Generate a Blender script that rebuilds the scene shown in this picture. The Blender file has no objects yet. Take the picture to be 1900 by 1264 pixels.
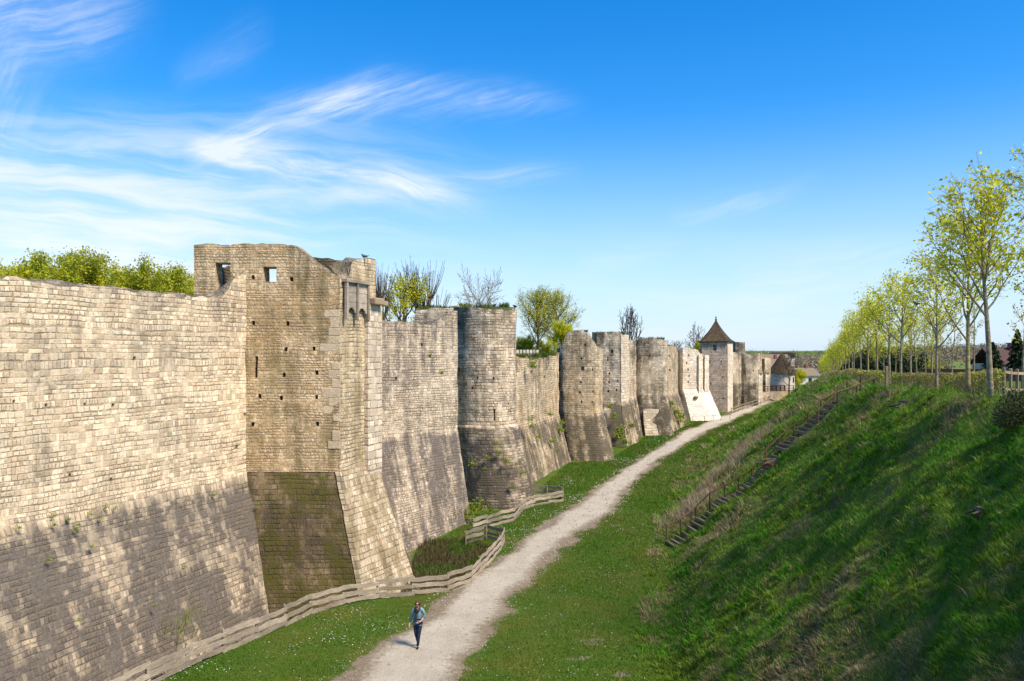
import bpy, bmesh, math, random
import numpy as np
from mathutils import Vector, Matrix, noise as mnoise
R = math.radians
rnd = random.Random(11)
S = bpy.context.scene
COL = S.collection

# ------------------------------------------------------------------ camera
F, CX, HY, CZ = 1480.0, 950.0, 652.0, 10.5       # focal length and horizon in photo pixels, eye height over the moat floor
cd = bpy.data.cameras.new('camera'); cam = bpy.data.objects.new('camera', cd); COL.objects.link(cam)
cam.location = (0, 0, CZ); cam.rotation_euler = (R(90), 0, 0)
cd.sensor_width = 36; cd.lens = 36 * F / 1900; cd.shift_y = (HY - 632) / 1900
cd.clip_start = .1; cd.clip_end = 12000
S.camera = cam

# ------------------------------------------------------------------ sun, sky, exposure
SUN_EL, SUN_AZ = 52.0, 128.0       # azimuth clockwise from +Y (the view direction): over the right shoulder
sd = bpy.data.lights.new('sun', 'SUN'); sun = bpy.data.objects.new('sun', sd); COL.objects.link(sun)
sd.energy = 4.5; sd.angle = R(15); sd.color = (1, .87, .70)
sdir = Vector((math.sin(R(SUN_AZ)) * math.cos(R(SUN_EL)), math.cos(R(SUN_AZ)) * math.cos(R(SUN_EL)), math.sin(R(SUN_EL))))
sun.rotation_euler = sdir.to_track_quat('Z', 'Y').to_euler(); sun.location = sdir * 80
S.view_settings.view_transform = 'Standard'; S.view_settings.look = 'None'
S.view_settings.exposure = .5; S.view_settings.gamma = 1

class NT:
    """small helper for node trees: every method returns an output socket"""
    def __init__(s, nt): s.nt = nt; s.n = nt.nodes; s.l = nt.links
    def new(s, t, **k):
        n = s.n.new(t)
        for a, b in k.items(): setattr(n, a, b)
        return n
    def put(s, sock, v):
        if v is None: return
        if isinstance(v, (int, float)): sock.default_value = v
        elif isinstance(v, tuple):
            sock.default_value = (*v, 1) if len(sock.default_value) == 4 and len(v) == 3 else v
        else: s.l.new(v, sock)
    def m(s, op, a, b=None, c=None, clamp=False):
        n = s.new('ShaderNodeMath', operation=op); n.use_clamp = clamp
        for i, v in enumerate((a, b, c)): s.put(n.inputs[i], v)
        return n.outputs[0]
    def vm(s, op, a, b=None):
        n = s.new('ShaderNodeVectorMath', operation=op); s.put(n.inputs[0], a)
        if b is not None: s.put(n.inputs[1], b)
        return n.outputs[0]
    def xyz(s, x, y, z=0.0):
        n = s.new('ShaderNodeCombineXYZ')
        for i, v in enumerate((x, y, z)): s.put(n.inputs[i], v)
        return n.outputs[0]
    def sep(s, v):
        n = s.new('ShaderNodeSeparateXYZ'); s.put(n.inputs[0], v); return n.outputs
    def noise(s, v, scale=1., detail=3., rough=.55, dist=0., col=False):
        n = s.new('ShaderNodeTexNoise'); s.put(n.inputs['Vector'], v)
        n.inputs['Scale'].default_value = scale; n.inputs['Detail'].default_value = detail
        n.inputs['Roughness'].default_value = rough; n.inputs['Distortion'].default_value = dist
        return n.outputs[1 if col else 0]
    def white(s, v):
        n = s.new('ShaderNodeTexWhiteNoise', noise_dimensions='3D'); s.put(n.inputs['Vector'], v); return n.outputs
    def step(s, x, a, b, lo=0., hi=1.):
        n = s.new('ShaderNodeMapRange', interpolation_type='SMOOTHSTEP'); s.put(n.inputs[0], x)
        s.put(n.inputs[1], a); s.put(n.inputs[2], b); s.put(n.inputs[3], lo); s.put(n.inputs[4], hi)
        return n.outputs[0]
    def mix(s, f, a, b, mode='MIX'):
        n = s.new('ShaderNodeMix', data_type='RGBA', blend_type=mode)
        s.put(n.inputs[0], f); s.put(n.inputs[6], a); s.put(n.inputs[7], b); return n.outputs[2]
    def scale(s, c, f):
        n = s.new('ShaderNodeVectorMath', operation='SCALE'); s.put(n.inputs[0], c); s.put(n.inputs[3], f); return n.outputs[0]
    def bump(s, h, dist, strength=1.):
        n = s.new('ShaderNodeBump'); s.put(n.inputs['Height'], h); n.inputs['Distance'].default_value = dist
        n.inputs['Strength'].default_value = strength; return n.outputs[0]
    def curve(s, x, pts):
        n = s.new('ShaderNodeFloatCurve'); s.put(n.inputs['Value'], x); n.inputs['Factor'].default_value = 1
        c = n.mapping.curves[0]; n.mapping.use_clip = False
        c.points[0].location = pts[0]; c.points[1].location = pts[-1]
        for p in pts[1:-1]: c.points.new(*p)
        n.mapping.update(); return n.outputs[0]

def build_world():
    w = bpy.data.worlds.new('World'); S.world = w; w.use_nodes = True
    t = NT(w.node_tree); t.n.clear()
    sky = t.new('ShaderNodeTexSky', sky_type='NISHITA'); sky.sun_disc = False
    sky.sun_elevation = R(SUN_EL); sky.sun_rotation = R(SUN_AZ)
    sky.air_density = 1.0; sky.dust_density = .3; sky.ozone_density = 2.0; sky.altitude = 100
    hs = t.new('ShaderNodeHueSaturation'); hs.inputs['Saturation'].default_value = 1.33; hs.inputs['Value'].default_value = 1.22
    hs.inputs['Hue'].default_value = .500
    t.l.new(t.mix(1., sky.outputs[0], (.90, 1.02, 1.18), 'MULTIPLY'), hs.inputs['Color'])
    d = t.new('ShaderNodeTexCoord').outputs['Generated']
    x, y, z = t.sep(d)
    air = t.mix(t.m('MULTIPLY', t.step(z, .30, -.05), .92), hs.outputs[0], (4.3, 5.35, 6.5))      # pale air low over the horizon
    yy = t.m('MAXIMUM', y, .05)
    a = t.m('DIVIDE', x, yy); b = t.m('DIVIDE', z, yy)        # azimuth and elevation tangents
    ax = t.m('ADD', t.m('MULTIPLY', a, .5), .5)
    P = t.xyz(a, b, 0)
    wob = t.noise(P, 3.5, 3, .6, col=True)
    Pw = t.vm('ADD', P, t.scale(t.vm('SUBTRACT', wob, (.5, .5, .5)), .075))
    wx, wy, _ = t.sep(Pw)
    def band(pts, ang, stretch=9., fs=5., soft=(.36, .74)):
        stretch *= 1.3; fs *= 1.3; pts = [(p[0], p[1], p[2] * 1.35, p[3] * 1.15) for p in pts]
        g = lambda px: ((px - CX) / F) * .5 + .5
        c = t.curve(ax, [(g(p[0]), (HY - p[1]) / F) for p in pts])
        wd = t.curve(ax, [(g(p[0]), p[2] / F) for p in pts])
        it = t.m('MAXIMUM', t.curve(ax, [(g(p[0]), p[3]) for p in pts]), 0.); wd = t.m('MAXIMUM', wd, 5 / F)
        inr = t.m('MULTIPLY', t.step(ax, g(pts[0][0]), g(pts[0][0]) + .015), t.step(t.m('ADD', ax, t.m('MULTIPLY', t.m('SUBTRACT', wx, a), .5)), g(pts[-1][0]), g(pts[-1][0]) - .055))
        dd = t.m('DIVIDE', t.m('SUBTRACT', t.m('ADD', b, t.m('MULTIPLY', t.m('SUBTRACT', wy, b), .35)), c), wd)
        gs = t.m('EXPONENT', t.m('MULTIPLY', t.m('MULTIPLY', dd, dd), -1.))
        ca, sa = math.cos(ang), math.sin(ang)
        u = t.m('ADD', t.m('MULTIPLY', wx, ca), t.m('MULTIPLY', wy, sa))
        v = t.m('SUBTRACT', t.m('MULTIPLY', wy, ca), t.m('MULTIPLY', wx, sa))
        fb = t.noise(t.xyz(u, t.m('MULTIPLY', v, stretch), ang), fs, 6, .62, .4)
        fb = t.m('ADD', t.m('MULTIPLY', fb, .78), t.m('MULTIPLY', t.noise(t.xyz(u, t.m('MULTIPLY', v, 2.5), ang + 4.), 34., 5, .7), .22)); fb = t.step(fb, *soft)
        fb = t.m('ADD', t.m('MULTIPLY', fb, .8), .2)
        return t.m('MULTIPLY', t.m('MULTIPLY', t.m('MULTIPLY', gs, it), fb), inr)
    bands = [
        band([(330, 292, 16, .15), (420, 268, 20, .8), (520, 228, 26, .75), (630, 192, 24, .95), (700, 178, 30, .55), (850, 185, 22, .45), (960, 185, 20, .4), (1120, 205, 16, 0)], .32),
        band([(360, 276, 8, .3), (430, 292, 14, 1.), (520, 310, 20, .95), (640, 328, 26, .85), (760, 345, 24, .9), (840, 368, 18, .6), (960, 395, 12, 0)], -.2, 6., 6.),
        band([(700, 345, 12, 0), (860, 335, 12, .4), (1000, 322, 12, .5), (1110, 316, 10, 0)], .08, 12.),
        band([(1220, 400, 12, 0), (1340, 384, 13, .3), (1440, 365, 14, .38), (1540, 325, 14, 0)], .2, 10.),
        band([(-60, 60, 60, .7), (60, 40, 60, .6), (200, 30, 50, .4), (330, 0, 40, 0)], .25, 6.),
        band([(300, 150, 14, 0), (400, 110, 22, .35), (470, 80, 30, .35), (520, 50, 20, 0)], .5, 6.),
        band([(-40, 150, 80, .25), (60, 180, 70, .35), (140, 170, 60, 0)], 1.0, 6.),
        band([(1050, 490, 14, 0), (1170, 478, 16, .3), (1290, 450, 14, 0)], .2, 9.),
        band([(1340, 545, 30, 0), (1480, 520, 40, .3), (1660, 490, 30, .25), (1800, 480, 20, 0)], .1, 10.),
    ]
    # broad veil of streaks low on the town side
    q = t.noise(t.xyz(wx, t.m('MULTIPLY', t.m('ADD', wy, t.m('MULTIPLY', wx, .1)), 9.), 3.1), 3.2, 6, .6, .5)
    q = t.step(q, .35, .68)
    gl = lambda px: (px - CX) / F
    left = t.step(a, gl(1050), gl(300)); low = t.m('MULTIPLY', t.step(b, (HY - 150) / F, (HY - 330) / F), t.step(b, .0, .05))
    q = t.m('MULTIPLY', t.m('MULTIPLY', q, left), t.m('MULTIPLY', low, .75))
    q2 = t.step(t.noise(t.xyz(wx, t.m('MULTIPLY', wy, 7.), 8.), 2.5, 5, .6), .45, .75)
    q2 = t.m('MULTIPLY', q2, t.m('MULTIPLY', t.step(b, .2, .02), .35))
    tot = t.m('ADD', q, q2)
    veil = t.m('MULTIPLY', t.m('MULTIPLY', t.step(a, gl(800), gl(-50)), t.step(b, .34, .08)), .5)
    tot = t.m('ADD', tot, veil)
    for bb in bands: tot = t.m('ADD', tot, bb)
    tot = t.m('MULTIPLY', t.m('MINIMUM', tot, 1.), t.step(y, .05, .3))
    colr = t.mix(t.m('MULTIPLY', tot, .85), air, (6.2, 6.55, 6.95))
    bg = t.new('ShaderNodeBackground'); bg.inputs[1].default_value = .110
    t.l.new(colr, bg.inputs[0])
    o = t.new('ShaderNodeOutputWorld'); t.l.new(bg.outputs[0], o.inputs[0])
build_world()

# ------------------------------------------------------------------ geometry helpers
def at(px, py, D): return Vector(((px - CX) / F * D, D, CZ - (py - HY) / F * D))
def onz(px, py, z=0.):
    D = (CZ - z) * F / (py - HY); return Vector(((px - CX) / F * D, D, z))
def link(o, parent=None):
    COL.objects.link(o)
    if parent is not None: o.parent = parent
    return o
def tag(o, label=None, cat=None, group=None, kind=None):
    if label: o['label'] = label
    if cat: o['category'] = cat
    if group: o['group'] = group
    if kind: o['kind'] = kind
    return o
def empty(name, label, cat, loc=(0, 0, 0), group=None, rz=0):
    o = bpy.data.objects.new(name, None); COL.objects.link(o); o.location = loc; o.rotation_euler.z = rz
    o.empty_display_size = .2
    return tag(o, label, cat, group)
def copy_tree(o, parent=None):
    c = o.copy(); COL.objects.link(c)
    if parent is not None: c.parent = parent
    for ch in list(o.children): copy_tree(ch, c)
    return c

class MB:
    def __init__(s): s.v = []; s.f = []; s.mi = []; s.cur = 0
    def quad(s, *ix): s.f.append(ix); s.mi.append(s.cur)
    def box(s, c, size, rz=0., ax=None, taper=1.):
        """box centred on c; ax = 3 axis vectors, else rotation about z"""
        if ax is None: ax = (Vector((math.cos(rz), math.sin(rz), 0)), Vector((-math.sin(rz), math.cos(rz), 0)), Vector((0, 0, 1)))
        c = Vector(c); b = len(s.v)
        for k in (-1, 1):
            tt = taper if k > 0 else 1
            for i, j in ((-1, -1), (1, -1), (1, 1), (-1, 1)):
                s.v.append(c + ax[0] * (i * size[0] / 2 * tt) + ax[1] * (j * size[1] / 2 * tt) + ax[2] * (k * size[2] / 2))
        for q in ((0, 3, 2, 1), (4, 5, 6, 7), (0, 1, 5, 4), (1, 2, 6, 5), (2, 3, 7, 6), (3, 0, 4, 7)):
            s.quad(*[b + i for i in q])
        return s
    def beam(s, p, q, w, h, up=Vector((0, 0, 1))):
        p, q = Vector(p), Vector(q); d = (q - p); L = d.length; d.normalize()
        side = d.cross(up)
        if side.length < 1e-4: side = Vector((1, 0, 0))
        side.normalize(); u = side.cross(d)
        return s.box((p + q) / 2, (L, w, h), ax=(d, side, u))
    def tube(s, pts, rad, n=6, cap=True):
        pts = [Vector(p) for p in pts]; rings = []
        for i, p in enumerate(pts):
            d = (pts[min(i + 1, len(pts) - 1)] - pts[max(i - 1, 0)])
            if d.length < 1e-6: d = Vector((0, 0, 1))
            d.normalize()
            a = d.orthogonal() if abs(d.z) < .95 else Vector((1, 0, 0)) - d * d.x
            if abs(d.z) < .95: a = Vector((0, 0, 1)).cross(d)
            a.normalize(); bb = d.cross(a); b0 = len(s.v)
            r = rad[i] if isinstance(rad, (list, tuple)) else rad
            for k in range(n):
                an = 2 * math.pi * k / n
                s.v.append(p + (a * math.cos(an) + bb * math.sin(an)) * r)
            rings.append(b0)
        for i in range(len(rings) - 1):
            for k in range(n):
                s.quad(rings[i] + k, rings[i] + (k + 1) % n, rings[i + 1] + (k + 1) % n, rings[i + 1] + k)
        if cap:
            s.quad(*[rings[0] + k for k in reversed(range(n))]); s.quad(*[rings[-1] + k for k in range(n)])
        return s
    def lathe(s, prof, c=(0, 0, 0), n=16, sx=1., sy=1.):
        c = Vector(c); rings = []
        for r, z in prof:
            b = len(s.v); rings.append(b)
            for k in range(n):
                an = 2 * math.pi * k / n; s.v.append(c + Vector((math.cos(an) * r * sx, math.sin(an) * r * sy, z)))
        for i in range(len(rings) - 1):
            for k in range(n):
                s.quad(rings[i] + k, rings[i] + (k + 1) % n, rings[i + 1] + (k + 1) % n, rings[i + 1] + k)
        s.quad(*[rings[0] + k for k in reversed(range(n))]); s.quad(*[rings[-1] + k for k in range(n)])
        return s
    def mesh(s, name, mats, smooth=False):
        me = bpy.data.meshes.new(name); me.from_pydata([tuple(v) for v in s.v], [], s.f)
        for m in (mats if isinstance(mats, (list, tuple)) else [mats]): me.materials.append(m)
        if any(s.mi): me.polygons.foreach_set('material_index', s.mi)
        if smooth: me.polygons.foreach_set('use_smooth', [True] * len(s.f))
        me.update(); return me
    def build(s, name, mats, parent=None, smooth=False, bevel=0.):
        o = bpy.data.objects.new(name, s.mesh(name, mats, smooth)); link(o, parent)
        if parent is not None: o.matrix_parent_inverse = world_of(parent).inverted()
        if bevel:
            b = o.modifiers.new('bevel', 'BEVEL'); b.width = bevel; b.segments = 2; b.limit_method = 'ANGLE'
        return o
def world_of(o):
    m = Matrix.Translation(o.location) @ o.rotation_euler.to_matrix().to_4x4()
    return (world_of(o.parent) @ o.matrix_parent_inverse @ m) if o.parent else m

def np_mesh(name, V, Fc, mat, parent=None, col=None, smooth=False):
    """mesh object from numpy arrays; Fc is (n,3) or (n,4); col = per-vertex colour"""
    me = bpy.data.meshes.new(name); n, k = Fc.shape
    me.vertices.add(len(V)); me.vertices.foreach_set('co', V.astype(np.float32).ravel())
    me.loops.add(n * k); me.loops.foreach_set('vertex_index', Fc.astype(np.int32).ravel())
    me.polygons.add(n); me.polygons.foreach_set('loop_start', np.arange(0, n * k, k, dtype=np.int32))
    me.polygons.foreach_set('loop_total', np.full(n, k, dtype=np.int32))
    if smooth: me.polygons.foreach_set('use_smooth', np.ones(n, dtype=bool))
    me.update(calc_edges=True)
    if col is not None:
        a = me.attributes.new('tint', 'FLOAT_COLOR', 'POINT')
        a.data.foreach_set('color', np.c_[col, np.ones(len(col))].astype(np.float32).ravel())
    me.materials.append(mat)
    return link(bpy.data.objects.new(name, me), parent)

def vnoise(x, y, seed=0):
    """smooth value noise for numpy arrays, -1..1"""
    x = np.asarray(x, float); y = np.asarray(y, float)
    xi = np.floor(x).astype(np.int64); yi = np.floor(y).astype(np.int64); fx = x - xi; fy = y - yi
    fx = fx * fx * (3 - 2 * fx); fy = fy * fy * (3 - 2 * fy)
    def h(i, j):
        n = (i * 374761393 + j * 668265263 + seed * 1442695041) & 0x7fffffff
        n = ((n ^ (n >> 13)) * 1274126177) & 0x7fffffff
        n = n ^ (n >> 16)
        return (n & 0xffff) / 32767.5 - 1
    return (h(xi, yi) * (1 - fx) + h(xi + 1, yi) * fx) * (1 - fy) + (h(xi, yi + 1) * (1 - fx) + h(xi + 1, yi + 1) * fx) * fy
def fbm(x, y, seed=0, o=3):
    s = 0; a = 1
    for k in range(o): s = s + a * vnoise(x * 2 ** k, y * 2 ** k, seed + k); a *= .5
    return s

# ------------------------------------------------------------------ materials
def new_mat(name):
    m = bpy.data.materials.new(name); m.use_nodes = True; t = NT(m.node_tree)
    return m, t, m.node_tree.nodes['Principled BSDF']

def stone(name, h=.26, w=.42, pale=(.60, .50, .37), tan=(.42, .32, .215), gray=(.15, .135, .12), mortar=(.22, .165, .105),
          style='ashlar', dark=.15, dv=None, fade=1., ddark=.75, streak=.5, patch=.6, var=.55, moss=0., mossc=(.085, .075, .018), mossv=.6,
          ochre=0., speck=.25, seed=0., bump=.035, top=None, joint=.035, rough=.05, keep=(.2, .95)):
    m, t, P = new_mat(name)
    uv = t.new('ShaderNodeUVMap').outputs[0]
    u, v, _ = t.sep(uv)
    u = t.m('ADD', u, seed * 13.7)
    pos = t.xyz(u, v, seed)
    wb = t.m('SUBTRACT', t.noise(pos, .45, 2), .5)
    fine = t.noise(pos, 9., 3, .6)
    if style == 'ashlar':
        v2 = t.m('ADD', t.m('ADD', v, t.m('MULTIPLY', wb, .16)), t.m('MULTIPLY', t.m('SUBTRACT', t.noise(t.xyz(0., v, seed + 5.), 1.1, 2), .5), .6))
        q = t.m('DIVIDE', v2, h); row = t.m('FLOOR', q); fv = t.m('FRACT', q)
        r1 = t.white(t.xyz(row, seed, 1.))[0]
        uu = t.m('DIVIDE', u, t.m('MULTIPLY', t.m('ADD', t.m('MULTIPLY', r1, 1.1), .45), w))
        uu = t.m('ADD', uu, t.m('MULTIPLY', r1, 37.))
        uu = t.m('ADD', uu, t.m('MULTIPLY', t.noise(t.xyz(t.m('MULTIPLY', u, 1.2), t.m('MULTIPLY', row, 7.3), 2.), 1., 1), 2.2))
        colm = t.m('FLOOR', uu); fu = t.m('FRACT', uu)
        wn = t.white(t.xyz(row, colm, seed + 3.))
        c1, c2, c3 = t.sep(wn[1])
        du = t.m('MULTIPLY', t.m('MINIMUM', fu, t.m('SUBTRACT', 1., fu)), w)
        du = t.m('MULTIPLY', du, t.m('ADD', t.m('MULTIPLY', c3, 1.3), .9)); dv_ = t.m('MULTIPLY', t.m('MINIMUM', fv, t.m('SUBTRACT', 1., fv)), h)
        ed = t.m('ADD', t.m('MINIMUM', du, dv_), t.m('MULTIPLY', t.m('SUBTRACT', fine, .5), rough))
        jw = t.m('MULTIPLY', t.step(t.noise(pos, .8, 3, .6), .3, .7, .5, 1.9), joint); mort = t.step(ed, t.m('MULTIPLY', jw, .2), jw)

    else:
        vo = t.new('ShaderNodeTexVoronoi', voronoi_dimensions='2D', feature='F1'); ve = t.new('ShaderNodeTexVoronoi', voronoi_dimensions='2D', feature='DISTANCE_TO_EDGE')
        pd = t.vm('ADD', t.xyz(t.m('DIVIDE', u, w), t.m('DIVIDE', v, h), 0.), t.scale(t.vm('SUBTRACT', t.noise(pos, 2.2, 2, col=True), (.5, .5, .5)), .5))
        for n in (vo, ve):
            t.put(n.inputs['Vector'], pd); n.inputs['Scale'].default_value = 1.; n.inputs['Randomness'].default_value = .85
        c1, c2, c3 = t.sep(vo.outputs['Color'])
        ed = t.m('ADD', ve.outputs['Distance'], t.m('MULTIPLY', t.m('SUBTRACT', fine, .5), .12))
        mort = t.step(ed, .03, .15)
    keepj = t.step(t.noise(pos, 1.6, 3, .6), .36, .62, *keep)
    mort = t.m('SUBTRACT', 1., t.m('MULTIPLY', t.m('SUBTRACT', 1., mort), keepj))
    grain = t.noise(pos, 17., 5, .75)
    base = t.mix(t.step(c1, .1, .9), pale, tan)
    base = t.scale(base, t.m('ADD', t.m('MULTIPLY', c2, .36), .82))
    base = t.scale(base, t.m('ADD', t.m('ADD', t.m('MULTIPLY', fine, .7), .3), t.m('MULTIPLY', grain, .75)))
    if ochre:
        om = t.m('MULTIPLY', t.step(t.noise(t.vm('ADD', pos, (7., 3., 0.)), .35, 3), .45, .65), ochre)
        base = t.mix(om, base, t.mix(c1, (.50, .30, .13), (.36, .21, .09)))
    # weathering: patches, vertical runs, single dark stones, dark lower courses
    sk = t.noise(t.xyz(t.m('MULTIPLY', u, 1.7), t.m('MULTIPLY', v, .16), seed + 9.), 1., 4, .62)
    pt = t.noise(t.vm('ADD', pos, (3., 11., seed)), .33, 4, .6)
    dk = t.m('ADD', dark, t.m('MULTIPLY', t.m('SUBTRACT', t.step(sk, .32, .68), .5), streak * 1.25))
    dk = t.m('ADD', dk, t.m('MULTIPLY', t.m('SUBTRACT', t.step(t.m('ADD', t.m('MULTIPLY', pt, .7), t.m('MULTIPLY', t.noise(t.vm('ADD', pos, (2., 7., seed)), 1.3, 4, .65), .3)), .36, .62), .5), patch * 1.5))
    dk = t.m('ADD', dk, t.m('MULTIPLY', t.m('SUBTRACT', c3, .5), var))
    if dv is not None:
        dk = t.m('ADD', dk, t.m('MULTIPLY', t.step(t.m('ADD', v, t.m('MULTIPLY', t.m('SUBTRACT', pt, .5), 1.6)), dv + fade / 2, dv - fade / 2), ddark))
    if top is not None:
        dk = t.m('ADD', dk, t.m('MULTIPLY', t.step(v, top[0], top[1]), top[2]))
    dk = t.m('MAXIMUM', t.m('MINIMUM', dk, .95), 0.)
    gcol = t.scale(t.mix(c1, gray, tuple(x * 1.35 for x in gray)), t.m('ADD', t.m('ADD', t.m('MULTIPLY', fine, 1.0), -.1), t.m('MULTIPLY', grain, 1.2)))
    c = t.mix(dk, base, gcol)
    if moss:
        mm = t.m('ADD', t.m('MULTIPLY', sk, mossv), t.m('MULTIPLY', t.noise(t.vm('ADD', pos, (31., 5., 0.)), .6, 5, .65), 1.3 - mossv))
        c = t.mix(t.m('MULTIPLY', t.step(mm, .56, .78), moss), c, t.scale(mossc, t.m('ADD', t.m('MULTIPLY', fine, 1.2), .5)) if False else mossc)
    mcol = t.scale(t.mix(t.m('MULTIPLY', dk, .75), mortar, tuple(x * .55 for x in gray)), t.m('ADD', fine, .5))
    c = t.mix(mort, mcol, c)
    sp = t.step(t.noise(t.vm('ADD', pos, (0., 0., 4.)), 5.5, 4, .7), .62, .72)
    c = t.mix(t.m('MULTIPLY', sp, speck), c, (.60, .53, .43))
    pit = t.step(t.noise(t.vm('ADD', pos, (5., 0., 9.)), 3.7, 3, .65), .3, .24)
    c = t.mix(t.m('MULTIPLY', pit, .75), c, (.05, .04, .03))
    t.put(P.inputs['Base Color'], c); P.inputs['Roughness'].default_value = .92; P.inputs['Specular IOR Level'].default_value = .15
    hgt = t.m('ADD', t.m('ADD', t.m('MULTIPLY', mort, .8), t.m('MULTIPLY', c2, .35)), t.m('ADD', t.m('MULTIPLY', fine, .55), t.m('MULTIPLY', grain, .4)))
    hgt = t.m('SUBTRACT', hgt, t.m('MULTIPLY', pit, .8))
    t.put(P.inputs['Normal'], t.bump(hgt, bump))
    return m

def simple(name, c1, c2=None, scale=4., rough=.8, bump=0., stretch=None, detail=4., spec=.3, lo=.35, hi=.65):
    m, t, P = new_mat(name)
    co = t.new('ShaderNodeTexCoord').outputs['Object']
    if stretch: co = t.vm('MULTIPLY', co, stretch)
    n = t.noise(co, scale, detail, .6)
    t.put(P.inputs['Base Color'], t.mix(t.step(n, lo, hi), c1, c2 or tuple(x * .6 for x in c1)))
    P.inputs['Roughness'].default_value = rough; P.inputs['Specular IOR Level'].default_value = spec
    if bump: t.put(P.inputs['Normal'], t.bump(n, bump))
    return m

def leaf_mat(name, c1, c2, trans=.45):
    m, t, P = new_mat(name)
    at_ = t.new('ShaderNodeAttribute', attribute_name='tint').outputs['Color']
    rr, gg, bb = t.sep(at_)
    c = t.mix(rr, c1, c2); c = t.scale(c, t.m('ADD', t.m('MULTIPLY', gg, .7), .6))
    t.put(P.inputs['Base Color'], c); P.inputs['Roughness'].default_value = .6; P.inputs['Specular IOR Level'].default_value = .25
    tr = t.new('ShaderNodeBsdfTranslucent'); t.put(tr.inputs[0], c)
    mx = t.new('ShaderNodeMixShader'); mx.inputs[0].default_value = trans
    t.l.new(P.outputs[0], mx.inputs[1]); t.l.new(tr.outputs[0], mx.inputs[2])
    t.l.new(mx.outputs[0], t.n['Material Output'].inputs[0])
    return m

def wood(name, c1, c2, rough=.85):
    m, t, P = new_mat(name)
    co = t.new('ShaderNodeTexCoord').outputs['Object']
    g = t.noise(t.vm('MULTIPLY', co, (2.2, 2.2, 16.)), 1.6, 5, .65)
    b = t.noise(co, 1.1, 2)
    c = t.mix(t.step(g, .3, .7), c1, c2); c = t.scale(c, t.m('ADD', t.m('MULTIPLY', b, .9), .35)); c = t.scale(c, t.m('ADD', t.m('MULTIPLY', t.new('ShaderNodeObjectInfo').outputs['Random'], .55), .8))
    t.put(P.inputs['Base Color'], c); P.inputs['Roughness'].default_value = rough; P.inputs['Specular IOR Level'].default_value = .2
    t.put(P.inputs['Normal'], t.bump(g, .012))
    return m
# ------------------------------------------------------------------ the lie of the land (plan: x across, y away from the viewer)
SD    = np.array([-60, 0, 12, 25, 34, 44, 52, 60, 80, 105, 120, 135, 150, 165, 200, 260], float)
FOOT  = np.array([-2.5, .2, 2.2, 4.7, 6.5, 8.6, 10.6, 13.0, 18.5, 29.0, 36.5, 44.0, 51.5, 59, 76, 100], float)
CREST = np.array([4.5, 7.6, 10.8, 14.5, 17.0, 19.7, 22.3, 25.6, 32.6, 41.0, 46.8, 53, 60, 67.5, 85, 112], float)
ZTOP  = np.array([9.3, 9.2, 9.1, 8.95, 8.6, 8.35, 8.2, 8.05, 7.7, 6.9, 6.1, 5.4, 4.9, 4.3, 3.0, 0.5], float)
ZFLR  = np.array([0, 0, 0, 0, 0, 0, 0, 0, 0, 0, 0, .35, 1.1, 1.9, 2.2, .3], float)
PD = np.array([-10, 12, 25.4, 28.4, 34.7, 44.7, 52, 62.7, 78.5, 105, 126, 140, 150, 160, 175, 200], float)
PL = np.array([-10.5, -9.2, -5.8, -4.9, -2.7, .5, 3.2, 6.9, 12.6, 22.4, 32.6, 40, 46.2, 53, 63, 78], float)
PR = np.array([-6.5, -5.4, -1.9, -1.3, .1, 3.5, 6.6, 9.3, 14.9, 26.0, 36.2, 43.3, 49.3, 56.2, 66, 81], float)
# foot of the ramparts
WX = np.array([-22.5, -17.3, -13.95, -10.4, -10.4, -6.1, -4.2, -4.9, -2.5, 1.3, 5.6, 9.9, 13.2, 14.9, 17.2, 20.4, 24.7, 26.8, 32.7, 37.7, 42, 47, 60])
WY = np.array([0, 16, 25.5, 34.6, 34.7, 34.8, 38.2, 43.5, 48.2, 56, 74.5, 78, 87.6, 92.3, 100, 102, 112, 119.6, 123.3, 136.4, 143, 150, 170])
FENCE1 = [(-16.5, 12), (-13.4, 19.5), (-11.3, 25.4), (-9.3, 29.3), (-8.1, 32), (-6.9, 33.2), (-5.55, 34.1), (-4.16, 34.4), (-2.9, 34.9), (-1.94, 36), (-1.38, 38.6), (-.75, 41.6), (-.45, 43.6), (-.75, 44.6), (-2.6, 44.7)]
FENCE2 = [(-2.3, 46.3), (-1.1, 48.0), (.2, 49.6), (.55, 52.5), (1.35, 54.2), (2.4, 55.0), (3.5, 55.6), (3.55, 57.2), (2.3, 58.0), (1.0, 58.4)]
def I(D, a): return np.interp(D, SD, a)
def wall_x(y): return np.interp(y, WY, WX)
def ditch(x, y):
    """soft hollow between the plank fence and the wall"""
    fx = np.interp(y, [p[1] for p in FENCE1[:13]] + [45.5, 47, 49], [p[0] for p in FENCE1[:13]] + [-1.6, -2.2, -3.])
    t = np.clip((fx - .25 - x) / 1.3, 0, 1); t = t * t * (3 - 2 * t)
    return t * np.interp(y, [20, 34.6, 38, 44, 48], [1.5, 1.45, .55, .45, 0])
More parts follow.
